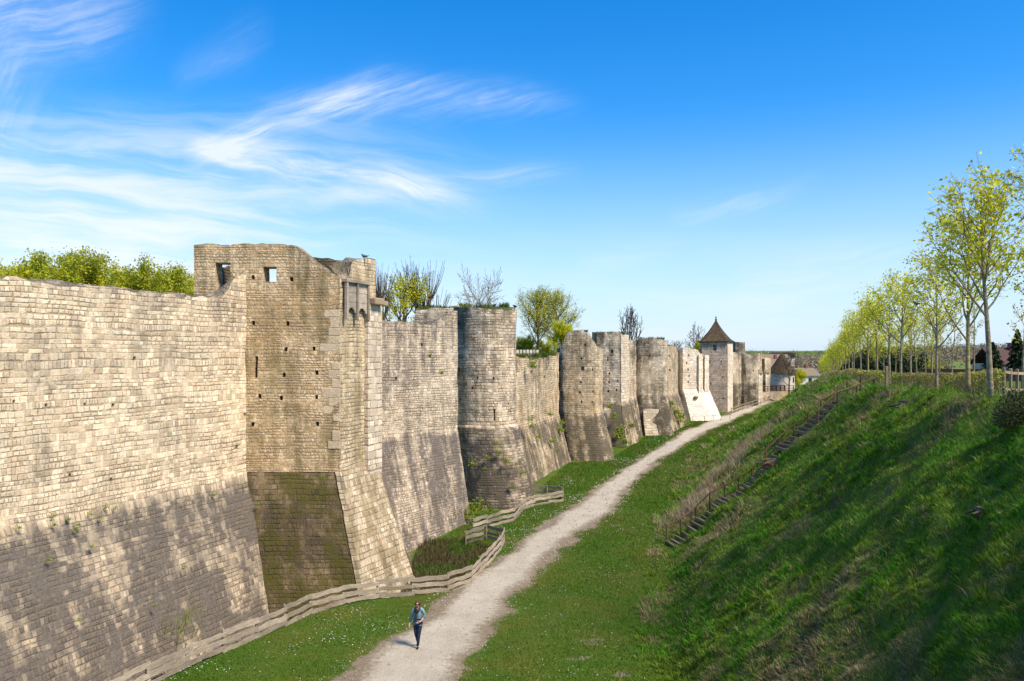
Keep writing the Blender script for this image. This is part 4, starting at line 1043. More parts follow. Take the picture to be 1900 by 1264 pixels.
def leaf_arrays(tw, n, size, spread, seed, t0=.15, droop=0.):
    g = np.random.default_rng(seed)
    A = np.array([[list(p[i]), list(p[i + 1])] for p in tw for i in range(len(p) - 1)]); ln = np.linalg.norm(A[:, 1] - A[:, 0], axis=1)
    ix = g.choice(len(A), n, p=ln / ln.sum()); u = g.random((n, 1))
    C = A[ix, 0] * (1 - u) + A[ix, 1] * u + g.normal(0, spread, (n, 3)); C[:, 2] -= droop * g.random(n)
    a = g.normal(0, 1, (n, 3)); a /= np.linalg.norm(a, axis=1)[:, None]
    b = np.cross(a, g.normal(0, 1, (n, 3))); b /= np.linalg.norm(b, axis=1)[:, None]
    sz = size * g.uniform(.55, 1.25, (n, 1)); nn = np.cross(a, b)
    V = np.stack([C - a * sz * .5, C + b * sz * .34 + nn * sz * .12, C + a * sz * .55, C - b * sz * .34 + nn * sz * .12], 1).reshape(-1, 3)
    tint = np.repeat(np.c_[g.random(n), g.random(n), g.random(n)], 4, 0)
    return V, np.arange(n * 4).reshape(n, 4), tint
bark = simple('plane_bark', (.36, .30, .19), (.18, .14, .085), 4., .9, .03, stretch=(1, 1, 1.6))
bark_d = simple('dark_bark', (.115, .085, .06), (.06, .045, .035), 4., .9, .02)
bark_y = simple('lichened_bark', (.40, .31, .14), (.22, .165, .08), 4., .9, .03, stretch=(1, 1, 1.6))
LEAF = dict(young=leaf_mat('young_leaf', (.80, .75, .035), (.62, .65, .03), .5), spring=leaf_mat('spring_leaf', (.54, .53, .035), (.37, .43, .03), .45), olive=leaf_mat('olive_leaf', (.42, .42, .05), (.28, .31, .04)),
            gold=leaf_mat('golden_leaf', (.62, .52, .03), (.46, .44, .03), .5), dark=leaf_mat('evergreen_leaf', (.025, .045, .015), (.045, .065, .02), .15), bud=leaf_mat('brown_bud', (.30, .24, .11), (.22, .19, .07)))
TREES = {}
def make_tree(key, seed, P, leaf, n, size, spread, barkm, name='plane_tree', H=None):
    """prototype at the origin: an empty with trunk and crown; returned unlinked to a place"""
    t = Tree(seed)
    t.branch(Vector((0, 0, -.2)), Vector((0, 0, 1)), P['H'], P['r'], 0, P)
    tm = t.mb.mesh('trunk', barkm, smooth=True)
    cr = leaf_arrays(t.tw, n, size, spread, seed) if n else None
    cm = None
    if cr:
        o = np_mesh('crown', *cr[:2], leaf, None, cr[2]); cm = o.data; bpy.data.objects.remove(o)
    TREES[key] = (tm, cm)
def put_tree(key, x, y, z, sc, rz, label, name='plane_tree', group=None, cat='tree', sz=None):
    if sz is None and key[0] in ('plane', 'far'): sz = sc * .84; sc *= .9
    e = empty(name, label, cat, (x, y, z), group, rz); e.scale = (sc, sc, sz or sc)
    for nm, me in zip(('trunk', 'crown'), TREES[key]):
        if me: link(bpy.data.objects.new(nm, me), e)
    return e
PL_ = dict(H=7.4, r=.112, levels=3, seg=[10, 6, 4, 3], bend=[.012, .07, .12, .15], up=[.04, .10, .07, .02], tip=[.16, .25, .35, .4], sides=[8, 5, 4, 3],
           kids=[15, 5, 4], start=[.36, .2, .15], ang=[(28, 52), (25, 55), (25, 70)], len=[3.1, 1.35, .6], taper=[.6, .45, .4], rad=[.05, .02, .01], rmin=.007)
for k in range(4):
    make_tree(('plane', k), 40 + k, dict(PL_, H=7.2 + .3 * k, kids=[14 + k, 5, 4]), LEAF['young'], 2100, .15, .11, (bark, bark_y)[k % 2])
for k in range(4):                                            # distant planes: bigger, denser leaf faces
    make_tree(('far', k), 60 + k, dict(PL_, levels=2, kids=[15, 6], sides=[6, 4, 3]), LEAF['young'], 1400, .18, .2, (bark, bark_y)[k % 2])
for k in range(2):
    make_tree(('thin', k), 80 + k, dict(PL_, H=6.3, r=.065, levels=2, kids=[11, 5], len=[1.0, .5], sides=[6, 4, 3], rad=[.02, .01]), LEAF['gold'], 420, .12, .08, bark)
# the row beside the hedge
def gz(x, y): return float(T(x, y)) - .02
near_planes = [((15.0, 25.0), 0, 1.02, 'plane tree with the thickest trunk at the hedge end by the post fence'),
               ((17.15, 30.0), 1, .98, 'young plane tree with a straight trunk beside the thickest one, before the hedge'),
               ((19.7, 37.0), 2, .86, 'young plane tree with a leaning forked trunk in front of the hedge, sparsely leaved')]
for (x, y), k, s, lb in near_planes: put_tree(('plane', k), x, y, gz(x, y), s, k * 2.1 + .4, lb, group='young plane trees along the hedge')
put_tree(('plane', 3), 15.6, 22.6, gz(15.6, 22.6), .92, 1.0, 'plane tree cut by the picture edge, only its outer leaves in view', group='young plane trees along the hedge')
row2 = [(1671, 48, 2, .98), (1650, 54, 0, 1.0), (1628, 62, 1, .98), (1611, 70, 3, 1.0), (1597, 79, 2, .98), (1584, 88, 0, 1.)]
lb2 = ['first plane tree of the row behind the hedge gap post, its foot hidden', 'second plane tree of the row past the hedge gap post, broad and dense', 'third plane tree of the row past the hedge gap post', 'fourth plane tree of the row past the hedge gap post', 'fifth plane tree of the row past the hedge gap post', 'sixth plane tree of the row past the hedge gap post']
for (px, D, k, s), lb in zip(row2, lb2):
    x = (px - CX) / F * D; put_tree(('far', k), x, D, gz(x, D), s, D * 1.7, lb, group='young plane trees along the hedge')
D = 95.; k = 0
while D < 245:
    px = 1490 + 8695 / D
    x = (px - CX) / F * D
    put_tree(('far', k % 4), x, D, gz(x, D), .98 + .05 * math.sin(k * 2.3), D * 1.3, 'distant yellow green plane tree in the long row down the terrace', group='distant plane trees in the row')
    D += 8.; k += 1
D = 66.; k = 0
while D < 240:                                                # second file, across the walk
    px = 1490 + 8695 / D + 5.2 * F / D * .92
    x = (px - CX) / F * D
    put_tree(('far', (k + 1) % 4), x, D, gz(x, D), .9 + .06 * math.sin(k * 1.7), D * 2.3, 'yellow green plane tree in the second file across the walk', group='plane trees in the second file')
    D += 13.; k += 1
for px, D, s, k, lb in [(1702, 44, .7, 0, 'bare slim young tree with a crow on its tip'), (1718, 62, .8, 1, 'slim sapling seen over the hedge just beyond the crow tree'), (1766, 60, .95, 0, 'thin sapling over the hedge with a small high crown'), (1743, 66, .9, 1, 'thin sapling over the hedge between the forked plane tree and its neighbor'),
                        (1807, 58, 1.05, 1, 'thin sapling rising right behind the second plane trunk'), (1897, 40, 1.1, 0, 'sapling behind the pale post fence at the picture edge'), (1690, 70, .85, 0, 'thin sapling over the hedge just before the crow tree')]:
    x = (px - CX) / F * D
    put_tree(('thin', k), x, D, gz(x, D), s, D, lb, name='sapling', group='saplings beyond the hedge')

# trees of the upper town, behind the ramparts
BU = dict(H=6.5, r=.2, levels=3, seg=[6, 5, 4, 3], bend=[.06, .1, .14, .2], up=[.02, .06, .04, 0], tip=[.3, .3, .35, .4], sides=[6, 4, 3, 3],
          kids=[12, 6, 5], start=[.15, .15, .1], ang=[(30, 75), (25, 65), (25, 75)], len=[4.2, 1.9, .9], taper=[.45, .4, .4], rad=[.09, .035, .014], rmin=.012)
for k in range(3): make_tree(('bush', k), 100 + k, dict(BU), LEAF['young' if k == 1 else 'spring'], 26000, .19, .24, bark_d)
for px, yt, D, k, w, lb in [(-40, 500, 56, 0, 1.1, 'yellow green tree over the near wall, cut by the picture edge'), (20, 487, 60, 1, 1.0, 'golden green tree crown behind the near wall top, by the picture edge'), (85, 462, 62, 0, 1.05, 'tallest yellow green crown above the near wall'),
                            (150, 470, 63, 2, 1.1, 'rounded green crown just beside the tallest one above the near wall'), (205, 488, 66, 1, .95, 'golden crown in the middle of the clump above the near wall'), (262, 486, 66, 0, 1.0, 'yellow green crown in the clump above the near wall, second from the tower'),
                            (318, 497, 68, 2, .95, 'green crown of the clump standing closest to the ruined square tower'), (360, 505, 72, 1, .95, 'golden crown partly hidden by the ruined square tower')]:
    x = (px - CX) / F * D; top = CZ + (HY - yt) / F * D; z = 8.8; put_tree(('bush', k), x, D, z, (top - z) / 9.2 * 1.0, px * .7, lb, name='leafy_tree', group='leafy trees above the near wall')
SP = dict(BU, H=6.4, kids=[11, 5, 5], up=[.02, .12, .1, .04], ang=[(25, 55), (20, 45), (20, 55)], len=[3.4, 1.8, .9])
make_tree('sparse', 120, dict(SP, bend=[.03, .08, .12, .15]), LEAF['young'], 3600, .15, .16, bark_d)
make_tree('big', 127, dict(SP, H=8.5, bend=[.02, .07, .1, .15], kids=[20, 8, 6], len=[4.9, 2.2, 1.0], start=[.2, .12, .1], ang=[(25, 65), (22, 55), (20, 60)]), LEAF['young'], 6500, .17, .16, bark_d)
POL = dict(H=3.6, r=.28, levels=2, seg=[6, 5, 5], bend=[.06, .14, .05], up=[.02, .16, .22], tip=[.75, .7, .3], sides=[8, 6, 4], kids=[6, 22], start=[.55, .62],
           ang=[(25, 60), (5, 50)], len=[1.7, 2.3], taper=[.2, .2], rad=[.17, .025], rmin=.010, leader=False)
make_tree('pollard', 122, POL, LEAF['bud'], 500, .08, .05, bark_d)
TW = dict(H=6.5, r=.16, levels=3, seg=[7, 6, 5, 4], bend=[.04, .06, .08, .1], up=[.02, .2, .16, .08], tip=[.3, .3, .35, .4], sides=[6, 5, 4, 3], kids=[11, 7, 5], start=[.1, .12, .1],
          ang=[(15, 42), (15, 38), (15, 45)], len=[4.6, 1.9, .9], taper=[.35, .3, .3], rad=[.07, .03, .016], rmin=.015)
make_tree('twiggy', 123, TW, LEAF['bud'], 900, .07, .05, bark_d)
make_tree('bare', 124, dict(TW, ang=[(30, 65), (25, 60), (20, 60)], up=[.02, .07, .06, .03], len=[3.6, 1.7, .85], start=[.25, .2, .1]), LEAF['bud'], 1200, .09, .08, bark)
make_tree('bare_far', 124, dict(TW, ang=[(30, 65), (25, 60), (20, 60)], up=[.02, .07, .06, .03], len=[3.6, 1.7, .85], start=[.25, .2, .1], kids=[10, 5, 3], rmin=.034, r=.2), LEAF['bud'], 900, .13, .1, bark_d)
make_tree('twiggy_far', 123, dict(TW, kids=[11, 6, 3], rmin=.036, r=.2), LEAF['bud'], 700, .10, .08, bark_d)
def townie(key, px, yt, D, zb, H, name, lb, rz=0., wid=1.):
    x = (px - CX) / F * D; top = CZ + (HY - yt) / F * D; s = (top - zb) / H
    return put_tree(key, x, D, zb, s * wid, rz, lb, name=name, sz=s)
townie('pollard', 706, 478, 60, 8.4, 6.5, 'pollard_tree', 'dark pollarded tree rising right behind the hoarded tower', .5, .55)
townie('sparse', 745, 474, 64, 8.4, 9.6, 'leafy_tree', 'sparse yellow green tree beside the brown pollard, behind the fine coursed wall', 1., 1.1)
townie('pollard', 786, 466, 66, 8.4, 6.6, 'pollard_tree', 'reddish brown pollarded tree with upright shoots above the fine coursed wall', 2.2, .8)
townie('bare', 880, 498, 92, 8.4, 9.2, 'bare_tree', 'pale bare tree with buds rising behind the turf topped tower', .6, .75)
townie('big', 998, 530, 98, 9.4, 11.6, 'leafy_tree', 'large spreading tree in fresh leaf above the low broken wall, its twin close beside it', .3, 1.05)
townie('big', 1034, 534, 101, 9.4, 11.6, 'leafy_tree', 'twin of the large spreading tree, on the side of the jagged peaked tower', 2.6, 1.05)
townie(('bush', 1), 1042, 590, 92, 9.2, 9.2, 'leafy_tree', 'small bright golden green tree in front of the large spreading one', .3, .7)
for px, yt, D, k, lb in [(975, 622, 104, 0, 'olive shrub under the large spreading tree, next to the turf topped tower'), (1005, 632, 106, 2, 'low green shrub under the middle of the large spreading tree')]:
    townie(('bush', k), px, yt, D, 8.5, 9.2, 'shrub', lb, px, 1.1)
townie('twiggy_far', 1168, 562, 128, 8, 11.2, 'bare_tree', 'dense upright bare tree with reddish twigs over the patched tower', 0, .95)
townie('bare_far', 1242, 628, 140, 7.5, 9.2, 'bare_tree', 'low twiggy tree behind the overgrown wall', 0, 1.3)
townie('bare_far', 1256, 634, 150, 7.5, 9.2, 'bare_tree', 'low twiggy tree close to the white restored tower', 2, 1.3)
townie('bare_far', 1290, 600, 172, 7, 9.2, 'bare_tree', 'fine bare tree behind the white restored tower', 1, .8)
townie(('bush', 0), 1302, 630, 160, 6.5, 9.2, 'leafy_tree', 'bright green tree between the white tower and the pyramid roof', 1, .8)
townie('bare_far', 1464, 651, 149, zb - .1, 9.2, 'bare_tree', 'wide bare tree standing by the bridge in front of the conical roof', 1.5, .95)
townie(('bush', 1), 1482, 683, 176, 2.2, 9.2, 'shrub', 'yellow flowering shrub beside the conical roofed building', 1, .9)
# ------------------------------------------------------------------ hedges, bushes, conifers
hedge_leaf = leaf_mat('beech_hedge_leaf', (.33, .36, .055), (.42, .30, .14), .35)
stem_m = simple('hedge_stems', (.34, .27, .17), (.20, .15, .09), 5., .9)
def hedge(pts, h, w, n, size, label, zf=z0, lo=.22, step=.22):
    t = empty('clipped_hedge', label, 'hedge'); r = random.Random(int(n)); g = np.random.default_rng(int(n))
    S_ = along(pts, step); m = MB()
    for p in S_:
        for k in range(2):
            a = Vector((p.x + r.uniform(-w, w) * .35, p.y + r.uniform(-w, w) * .35, 0)); a.z = zf(a.x, a.y) - .05
            b = a + Vector((r.uniform(-.14, .14), r.uniform(-.14, .14), h * r.uniform(.55, .9)))
            m.tube([a, a.lerp(b, .5) + Vector((r.uniform(-.04, .04), 0, 0)), b], [.016, .013, .008], 4, cap=False)
    m.build('stems', stem_m, t)
    P = np.array([[p.x, p.y] for p in S_]); i = g.integers(0, len(P) - 1, n); u = g.random((n, 1)); C2 = P[i] * (1 - u) + P[i + 1] * u
    d = P[i + 1] - P[i]; d /= np.linalg.norm(d, axis=1)[:, None] + 1e-9; nn = np.c_[d[:, 1], -d[:, 0]]
    s_along = i + u[:, 0]
    off = np.clip(g.normal(0, .42, n), -1, 1); hh = lo + (1 - lo) * g.random(n) ** .8
    hh *= 1 + .05 * vnoise(s_along * .35, hh * 0, 5)
    keep = (vnoise(s_along * .6, hh * 3.5, 7) > -.55 + .5 * (hh < .45)) | (g.random(n) < .3)
    C2 = (C2 + nn * (off * w / 2)[:, None])
    C = np.c_[C2, np.array([zf(a, b) for a, b in C2]) + hh * h][keep]; N = len(C)
    a = g.normal(0, 1, (N, 3)); a /= np.linalg.norm(a, axis=1)[:, None]; b = np.cross(a, g.normal(0, 1, (N, 3))); b /= np.linalg.norm(b, axis=1)[:, None]
    sz = size * g.uniform(.6, 1.3, (N, 1))
    V = np.stack([C - a * sz * .5, C + b * sz * .36, C + a * sz * .5, C - b * sz * .36], 1).reshape(-1, 3)
    brownness = np.clip(.45 + .55 * vnoise(s_along * .16, hh * 1.5, 11)[keep] + g.normal(0, .3, N), 0, 1)
    tint = np.repeat(np.c_[brownness, g.random(N), g.random(N)], 4, 0)
    o = np_mesh('foliage', V, np.arange(N * 4).reshape(N, 4), hedge_leaf, t, tint)
    return t
hedge([(15.75, 25.9), (17.9, 30.4), (20.6, 37.4), (22.2, 46.6)], .98, .5, 15000, .085, 'clipped half brown beech hedge behind the thick plane trunks, bare at its foot')
hedge([(22.9, 49.0), (24.9, 54), (27.8, 62), (30.4, 70), (36.6, 88), (44.0, 110)], 1.0, .55, 15000, .13, 'clipped green beech hedge curving away along the bank top past the gap post', step=.45)
def _bush(name, label, cat, c, rx, ry, rz, n, size, leaf, seed, lump=.25, group=None):
    t = empty(name, label, cat, tuple(c), group); g = np.random.default_rng(seed)
    d = g.normal(0, 1, (n, 3)); d /= np.linalg.norm(d, axis=1)[:, None]; d[:, 2] = np.abs(d[:, 2])
    rad = g.random(n) ** .35 * (1 + lump * vnoise(d[:, 0] * 2.3 + seed, d[:, 2] * 2.3 + d[:, 1] * 1.7, seed))
    C = d * rad[:, None] * np.array([rx, ry, rz])
    a = g.normal(0, 1, (n, 3)); a /= np.linalg.norm(a, axis=1)[:, None]; b = np.cross(a, g.normal(0, 1, (n, 3))); b /= np.linalg.norm(b, axis=1)[:, None]
    sz = size * g.uniform(.6, 1.3, (n, 1))
    V = np.stack([C - a * sz * .5, C + b * sz * .36, C + a * sz * .5, C - b * sz * .36], 1).reshape(-1, 3)
    np_mesh('foliage', V, np.arange(n * 4).reshape(n, 4), leaf, t, np.repeat(g.random((n, 3)), 4, 0))
    r = random.Random(seed); m = MB()
    for k in range(7): m.tube([(0, 0, -.2), (rx * r.uniform(-.5, .5), ry * r.uniform(-.5, .5), rz * r.uniform(.4, .8))], [.05 * rx, .015 * rx], 5)
    link(bpy.data.objects.new('stems', m.mesh('stems', bark_d)), t)
    return t
x, y = 12.45, 19.4
box_leaf = leaf_mat('box_leaf', (.065, .085, .02), (.10, .10, .03), .2)
_bush('box_bush', 'dark clipped bush at the picture edge on top of the grassy bank', 'bush', (x, y, z0(x, y) - .1), .62, .75, .98, 7000, .05, box_leaf, 5, .12)
for px, yt, D, rx, lf, sd_, lb in [(1668, 648, 118, 5.5, 'dark', 3, 'dark evergreen thicket under the slim saplings, its end sloping down'), (1630, 640, 124, 5.0, 'dark', 4, 'dark evergreen mass behind the plane trunks near the hedge gap'),
                                   (1595, 655, 132, 4.5, 'dark', 6, 'low dark evergreen behind the middle of the plane row'), (1715, 668, 135, 4.2, 'olive', 8, 'olive shrub beyond the hedge between two slim saplings'),
                                   (1745, 668, 170, 3.8, 'bud', 9, 'brown twiggy shrub beyond the hedge right next to the olive one')]:
    x = (px - CX) / F * D; top = CZ + (HY - yt) / F * D; zb_ = z0(x, D) - .3
    _bush('shrub', lb, 'shrub', (x, D, zb_), rx, rx * .8, top - zb_, 7000 if lf == 'dark' else 4000, .34, LEAF[lf], sd_)
def conifer(px, yt, D, wd, label, seed):
    x = (px - CX) / F * D; zb_ = z0(x, D); H = CZ + (HY - yt) / F * D - zb_; t = empty('conifer', label, 'tree', (x, D, zb_)); g = np.random.default_rng(seed)
    link(bpy.data.objects.new('trunk', MB().tube([(0, 0, -.2), (0, 0, H * .97)], [.16, .02], 6).mesh('trunk', bark_d)), t)
    n = 6500; h = g.random(n) ** 1.4; az = g.random(n) * 6.283; tier = .55 + .45 * np.abs(np.sin(h * 26)); rr = wd * (1 - h) ** .8 * tier * (1 + .25 * vnoise(az * 1.5, h * 8, seed)) * g.random(n) ** .4
    C = np.c_[np.cos(az) * rr, np.sin(az) * rr, H * (.06 + .94 * h) - rr * .35]
    a = np.c_[np.cos(az), np.sin(az), -.5 + g.normal(0, .3, n)]; b = np.cross(a, g.normal(0, 1, (n, 3))); b /= np.linalg.norm(b, axis=1)[:, None]; s_ = .3 * g.uniform(.6, 1.3, (n, 1))
    V = np.stack([C - a * s_ * .5, C + b * s_ * .25, C + a * s_ * .5, C - b * s_ * .25], 1).reshape(-1, 3)
    np_mesh('crown', V, np.arange(n * 4).reshape(n, 4), LEAF['dark'], t, np.repeat(g.random((n, 3)), 4, 0))
conifer(1842, 636, 92, 1.9, 'dark conifer standing just before the brown roofed house', 1)
conifer(1888, 612, 96, 1.7, 'tall narrow dark conifer behind the house chimney, by the picture edge', 2)
conifer(1900, 655, 88, 2.0, 'broad dark conifer cut by the picture edge beside the house', 4)
# house with chimney, garden wall, town
hs_ = empty('house', 'house with a dark red brown roof and a brick chimney among the conifers', 'house')
hx, hy = at(1872, 660, 104).x, 104.; zb_ = z0(hx, hy)
wallm = simple('cream_render', (.60, .53, .43), (.48, .42, .34), 1.5, .9); rbm = simple('red_brown_tiles', (.115, .060, .048), (.075, .042, .036), 9., .85, .03, stretch=(1, 1, 3))
brick = simple('brick', (.30, .11, .075), (.21, .08, .055), 12., .9, .01)
MB().box((hx, hy, (zb_ + 8.9) / 2), (6.4, 5.4, 8.9 - zb_)).build('wall', wallm, hs_)
mb = MB(); 
for sx in (-1, 1):
    for sy, z in ((-1, 8.75), (0, 10.75), (1, 8.75)): mb.v += [Vector((hx + sx * 3.5, hy + sy * 3.1, z)), Vector((hx + sx * 3.5, hy + sy * 3.1, z + .18))]
for q in ((0, 2, 8, 6), (2, 4, 10, 8), (1, 7, 9, 3), (3, 9, 11, 5), (0, 6, 7, 1), (4, 5, 11, 10), (0, 1, 3, 2), (2, 3, 5, 4), (6, 8, 9, 7), (8, 10, 11, 9)): mb.quad(*q)
rf_ = mb.build('roof', rbm, hs_)
MB().box((hx + .2, hy - .3, 10.75), (.75, .75, 1.5)).box((hx + .2, hy - .3, 11.55), (.9, .9, .12)).build('chimney', brick, rf_)
gw = empty('garden_wall', 'long low red brick garden wall across the lawn beyond the hedge', 'garden wall')
w0, w1 = cl_(1700, 78), cl_(1990, 66); m = MB()
for k in range(12):
    a = Vector(w0).lerp(Vector(w1), k / 12); b = Vector(w0).lerp(Vector(w1), (k + 1) / 12)
    m.beam((a.x, a.y, z0(a.x, a.y) + .45), (b.x, b.y, z0(b.x, b.y) + .45), .25, 1.05)
m.build('brick_courses', brick, gw)
m = MB()
for k in range(12):
    a = Vector(w0).lerp(Vector(w1), k / 12); b = Vector(w0).lerp(Vector(w1), (k + 1) / 12)
    m.beam((a.x, a.y, z0(a.x, a.y) + 1.01), (b.x, b.y, z0(b.x, b.y) + 1.01), .34, .07)
m.build('coping', simple('coping_tile', (.22, .12, .09), (.15, .09, .07)), gw)
def cottage(px, py_base, D, w, dp, hw, hr, rz, wm, rm, label, wins=()):
    c = at(px, py_base, D); t = empty('house', label, 'house', tuple(c), 'houses of the lower town', rz)
    m = MB().box((0, 0, hw / 2 - 1), (w, dp, hw + 2)); 
    for sx in (-1, 1):
        b = len(m.v); m.v += [Vector((sx * w / 2, -dp / 2, hw)), Vector((sx * w / 2, dp / 2, hw)), Vector((sx * w / 2, 0, hw + hr - .1))]; m.quad(b, b + 1, b + 2)
    link(bpy.data.objects.new('wall', m.mesh('wall', wm)), t)
    m = MB(); o = .35
    for sx in (-1, 1):
        for sy, z in ((-1, hw - .1), (0, hw + hr), (1, hw - .1)): m.v += [Vector((sx * (w / 2 + o), sy * (dp / 2 + o), z)), Vector((sx * (w / 2 + o), sy * (dp / 2 + o), z + .2))]
    for q in ((0, 2, 8, 6), (2, 4, 10, 8), (1, 7, 9, 3), (3, 9, 11, 5), (0, 6, 7, 1), (4, 5, 11, 10), (0, 1, 3, 2), (2, 3, 5, 4), (6, 8, 9, 7), (8, 10, 11, 9)): m.quad(*q)
    r = link(bpy.data.objects.new('roof', m.mesh('roof', rm)), t)
    link(bpy.data.objects.new('chimney', MB().box((w * .3, 0, hw + hr + .3), (.6, .6, 1.5)).mesh('chimney', brick)), r)
    for k in range(max(1, int(w // 2.6))):
        link(bpy.data.objects.new('window', MB().box((-w / 2 + 1.3 + k * 2.6, -dp / 2 - .02, hw * .55), (.9, .08, 1.2)).mesh('window', M['dark'])), t)
white = simple('white_render', (.80, .76, .70), (.70, .66, .6), 1.2, .9); slate = simple('slate_roof', (.17, .18, .20), (.11, .115, .13), 6., .7); tanroof = simple('tan_tiles', (.25, .195, .135), (.18, .14, .095), 5., .9, .02)
cottage(1478, 716, 205, 9, 6, 2.6, 1.8, .2, white, tanroof, 'long white house low beyond the bridge, brown roofed')
cottage(1492, 718, 232, 7, 5.5, 3.0, 1.9, -.15, white, slate, 'white house with a gray slate roof in the lower town')
cottage(1472, 714, 262, 6, 5, 3.0, 2., .4, white, tanroof, 'small white house peeping between the yellow shrub and the bank')
cottage(1424, 713, 190, 6.4, 6, 3.4, 2.6, .1, simple('ochre_render', (.50, .41, .30)), tanroof, 'tan roofed barn behind the dark conical roof')
cottage(1430, 677, 300, 12, 6, 2.6, 1.2, .05, white, tanroof, 'far pale farm building on the rise over the tan barn')
t = empty('barn', 'dark arched barn roof on the skyline over the conical roof', 'barn'); c = at(1448, 660, 330)
m = MB(); n = 14
for sy in (-1, 1):
    for k in range(n + 1): a = math.pi * k / n; m.v.append(Vector((c.x + 4.2 * math.cos(a), 330 + sy * 6, c.z - .6 + 2.0 * math.sin(a))))
for k in range(n): m.quad(k, k + 1, n + 2 + k, n + 1 + k)
m.quad(*range(n + 1)); m.quad(*reversed(range(n + 1, 2 * n + 2)))
m.build('roof', simple('dark_sheet_roof', (.05, .04, .038), (.035, .03, .028)), t)
MB().box((c.x, 330, c.z - 2.5), (8, 11.5, 4)).build('wall', wallm, t)
# leafless woods on the far hillside
g = np.random.default_rng(77)
WV, WT = [], []
ncl = 900
phi = R(16) + g.random(ncl) * R(24); rr_ = g.uniform(330, 1250, ncl)
keepw = (vnoise(phi * 30, rr_ * .006, 4) > -.25); phi, rr_ = phi[keepw], rr_[keepw]
hz_i = lambda ph, r_: np.array([float(np.interp(a, [60, 250, 420, 700, 1100, 1700], [-9, -12, -8, -1, 5, 11])) + float(np.clip((math.sin(p) - .36) / .12, 0, 1)) * float(np.interp(a, [300, 500, 900, 1300], [0, 2, 8, 9])) for p, a in zip(ph, r_)])
cz_ = hz_i(phi, rr_)
k = 70; n = len(phi) * k
d = g.normal(0, 1, (n, 3)); d /= np.linalg.norm(d, axis=1)[:, None]
Cc = np.repeat(np.c_[np.sin(phi) * rr_, np.cos(phi) * rr_, cz_ + 2.5], k, 0) + d * g.random((n, 1)) ** .4 * np.repeat(g.uniform(.7, 1.5, (len(phi), 1)), k, 0) * np.array([5., 5., 4.2])
a = g.normal(0, 1, (n, 3)); a /= np.linalg.norm(a, axis=1)[:, None]; b = np.cross(a, g.normal(0, 1, (n, 3))); b /= np.linalg.norm(b, axis=1)[:, None]
sz = 1.5 * g.uniform(.5, 1.4, (n, 1))
V = np.stack([Cc - a * sz * .5, Cc + b * sz * .3, Cc + a * sz * .5, Cc - b * sz * .3], 1).reshape(-1, 3)
ct_ = np.repeat(g.random((len(phi), 1)), k, 0)
wood_leaf = leaf_mat('leafless_wood', (.27, .20, .14), (.20, .185, .11), .2)
tag(np_mesh('far_wood', V, np.arange(n * 4).reshape(n, 4), wood_leaf, None, np.repeat(np.c_[ct_, g.random(n), g.random(n)], 4, 0)), 'brown leafless woods on the far hillside', 'wood', kind='stuff')

# ------------------------------------------------------------------ grass, daisies, reeds, weeds
def blade_mat():
    m, t, P = new_mat('grass_blade')
    c = t.new('ShaderNodeAttribute', attribute_name='tint').outputs['Color']
    t.put(P.inputs['Base Color'], c); P.inputs['Roughness'].default_value = .7; P.inputs['Specular IOR Level'].default_value = .15
    tr = t.new('ShaderNodeBsdfTranslucent'); t.put(tr.inputs[0], c); mx = t.new('ShaderNodeMixShader'); mx.inputs[0].default_value = .3
    t.l.new(P.outputs[0], mx.inputs[1]); t.l.new(tr.outputs[0], mx.inputs[2]); t.l.new(mx.outputs[0], t.n['Material Output'].inputs[0])
    return m
BM = blade_mat()
def blades(name, X, Y, h, w, lean, tint, seed, zf=T, lean_dir=None, kink=True):
    g = np.random.default_rng(seed); n = len(X); Z = zf(X, Y) - .01
    az = g.random(n) * 6.283; s = np.c_[np.cos(az), np.sin(az), np.zeros(n)]
    la = g.random(n) * 6.283; L = np.c_[np.cos(la), np.sin(la), np.zeros(n)] * (lean * g.uniform(.3, 1.3, n))[:, None]
    if lean_dir is not None: L = L + lean_dir
    P = np.c_[X, Y, Z]; up = np.array([0, 0, 1.]); hh = h[:, None]
    m1 = P + up * hh * .55 + L * hh * .35; tp = P + up * hh * (1 - .25 * np.clip(lean, 0, 1.5))[:, None] + L * hh
    ww = w[:, None]
    V = np.stack([P - s * ww * .5, P + s * ww * .5, m1 + s * ww * .38, tp, m1 - s * ww * .38], 1).reshape(-1, 3)
    i = np.arange(n)[:, None] * 5
    Fq = np.concatenate([i + np.array([[0, 1, 2, 4]]), i + np.array([[4, 2, 3, 3]])])
    tris = np.concatenate([i + np.array([[0, 1, 2]]), i + np.array([[0, 2, 4]]), i + np.array([[4, 2, 3]])])
    return np_mesh(name, V, tris, BM, None, np.repeat(np.clip(tint, 0, 1), 5, 0))
g = np.random.default_rng(5)
def scatter(n, D0, D1, xa, xb, p=1.):
    """random plan points, denser where nearer"""
    u = g.random(n); D = (D0 ** (1 - p) + u * (D1 ** (1 - p) - D0 ** (1 - p))) ** (1 / (1 - p)) if p != 1. else D0 * (D1 / D0) ** u
    a, b = xa(D), xb(D); return a + (b - a) * g.random(n), D
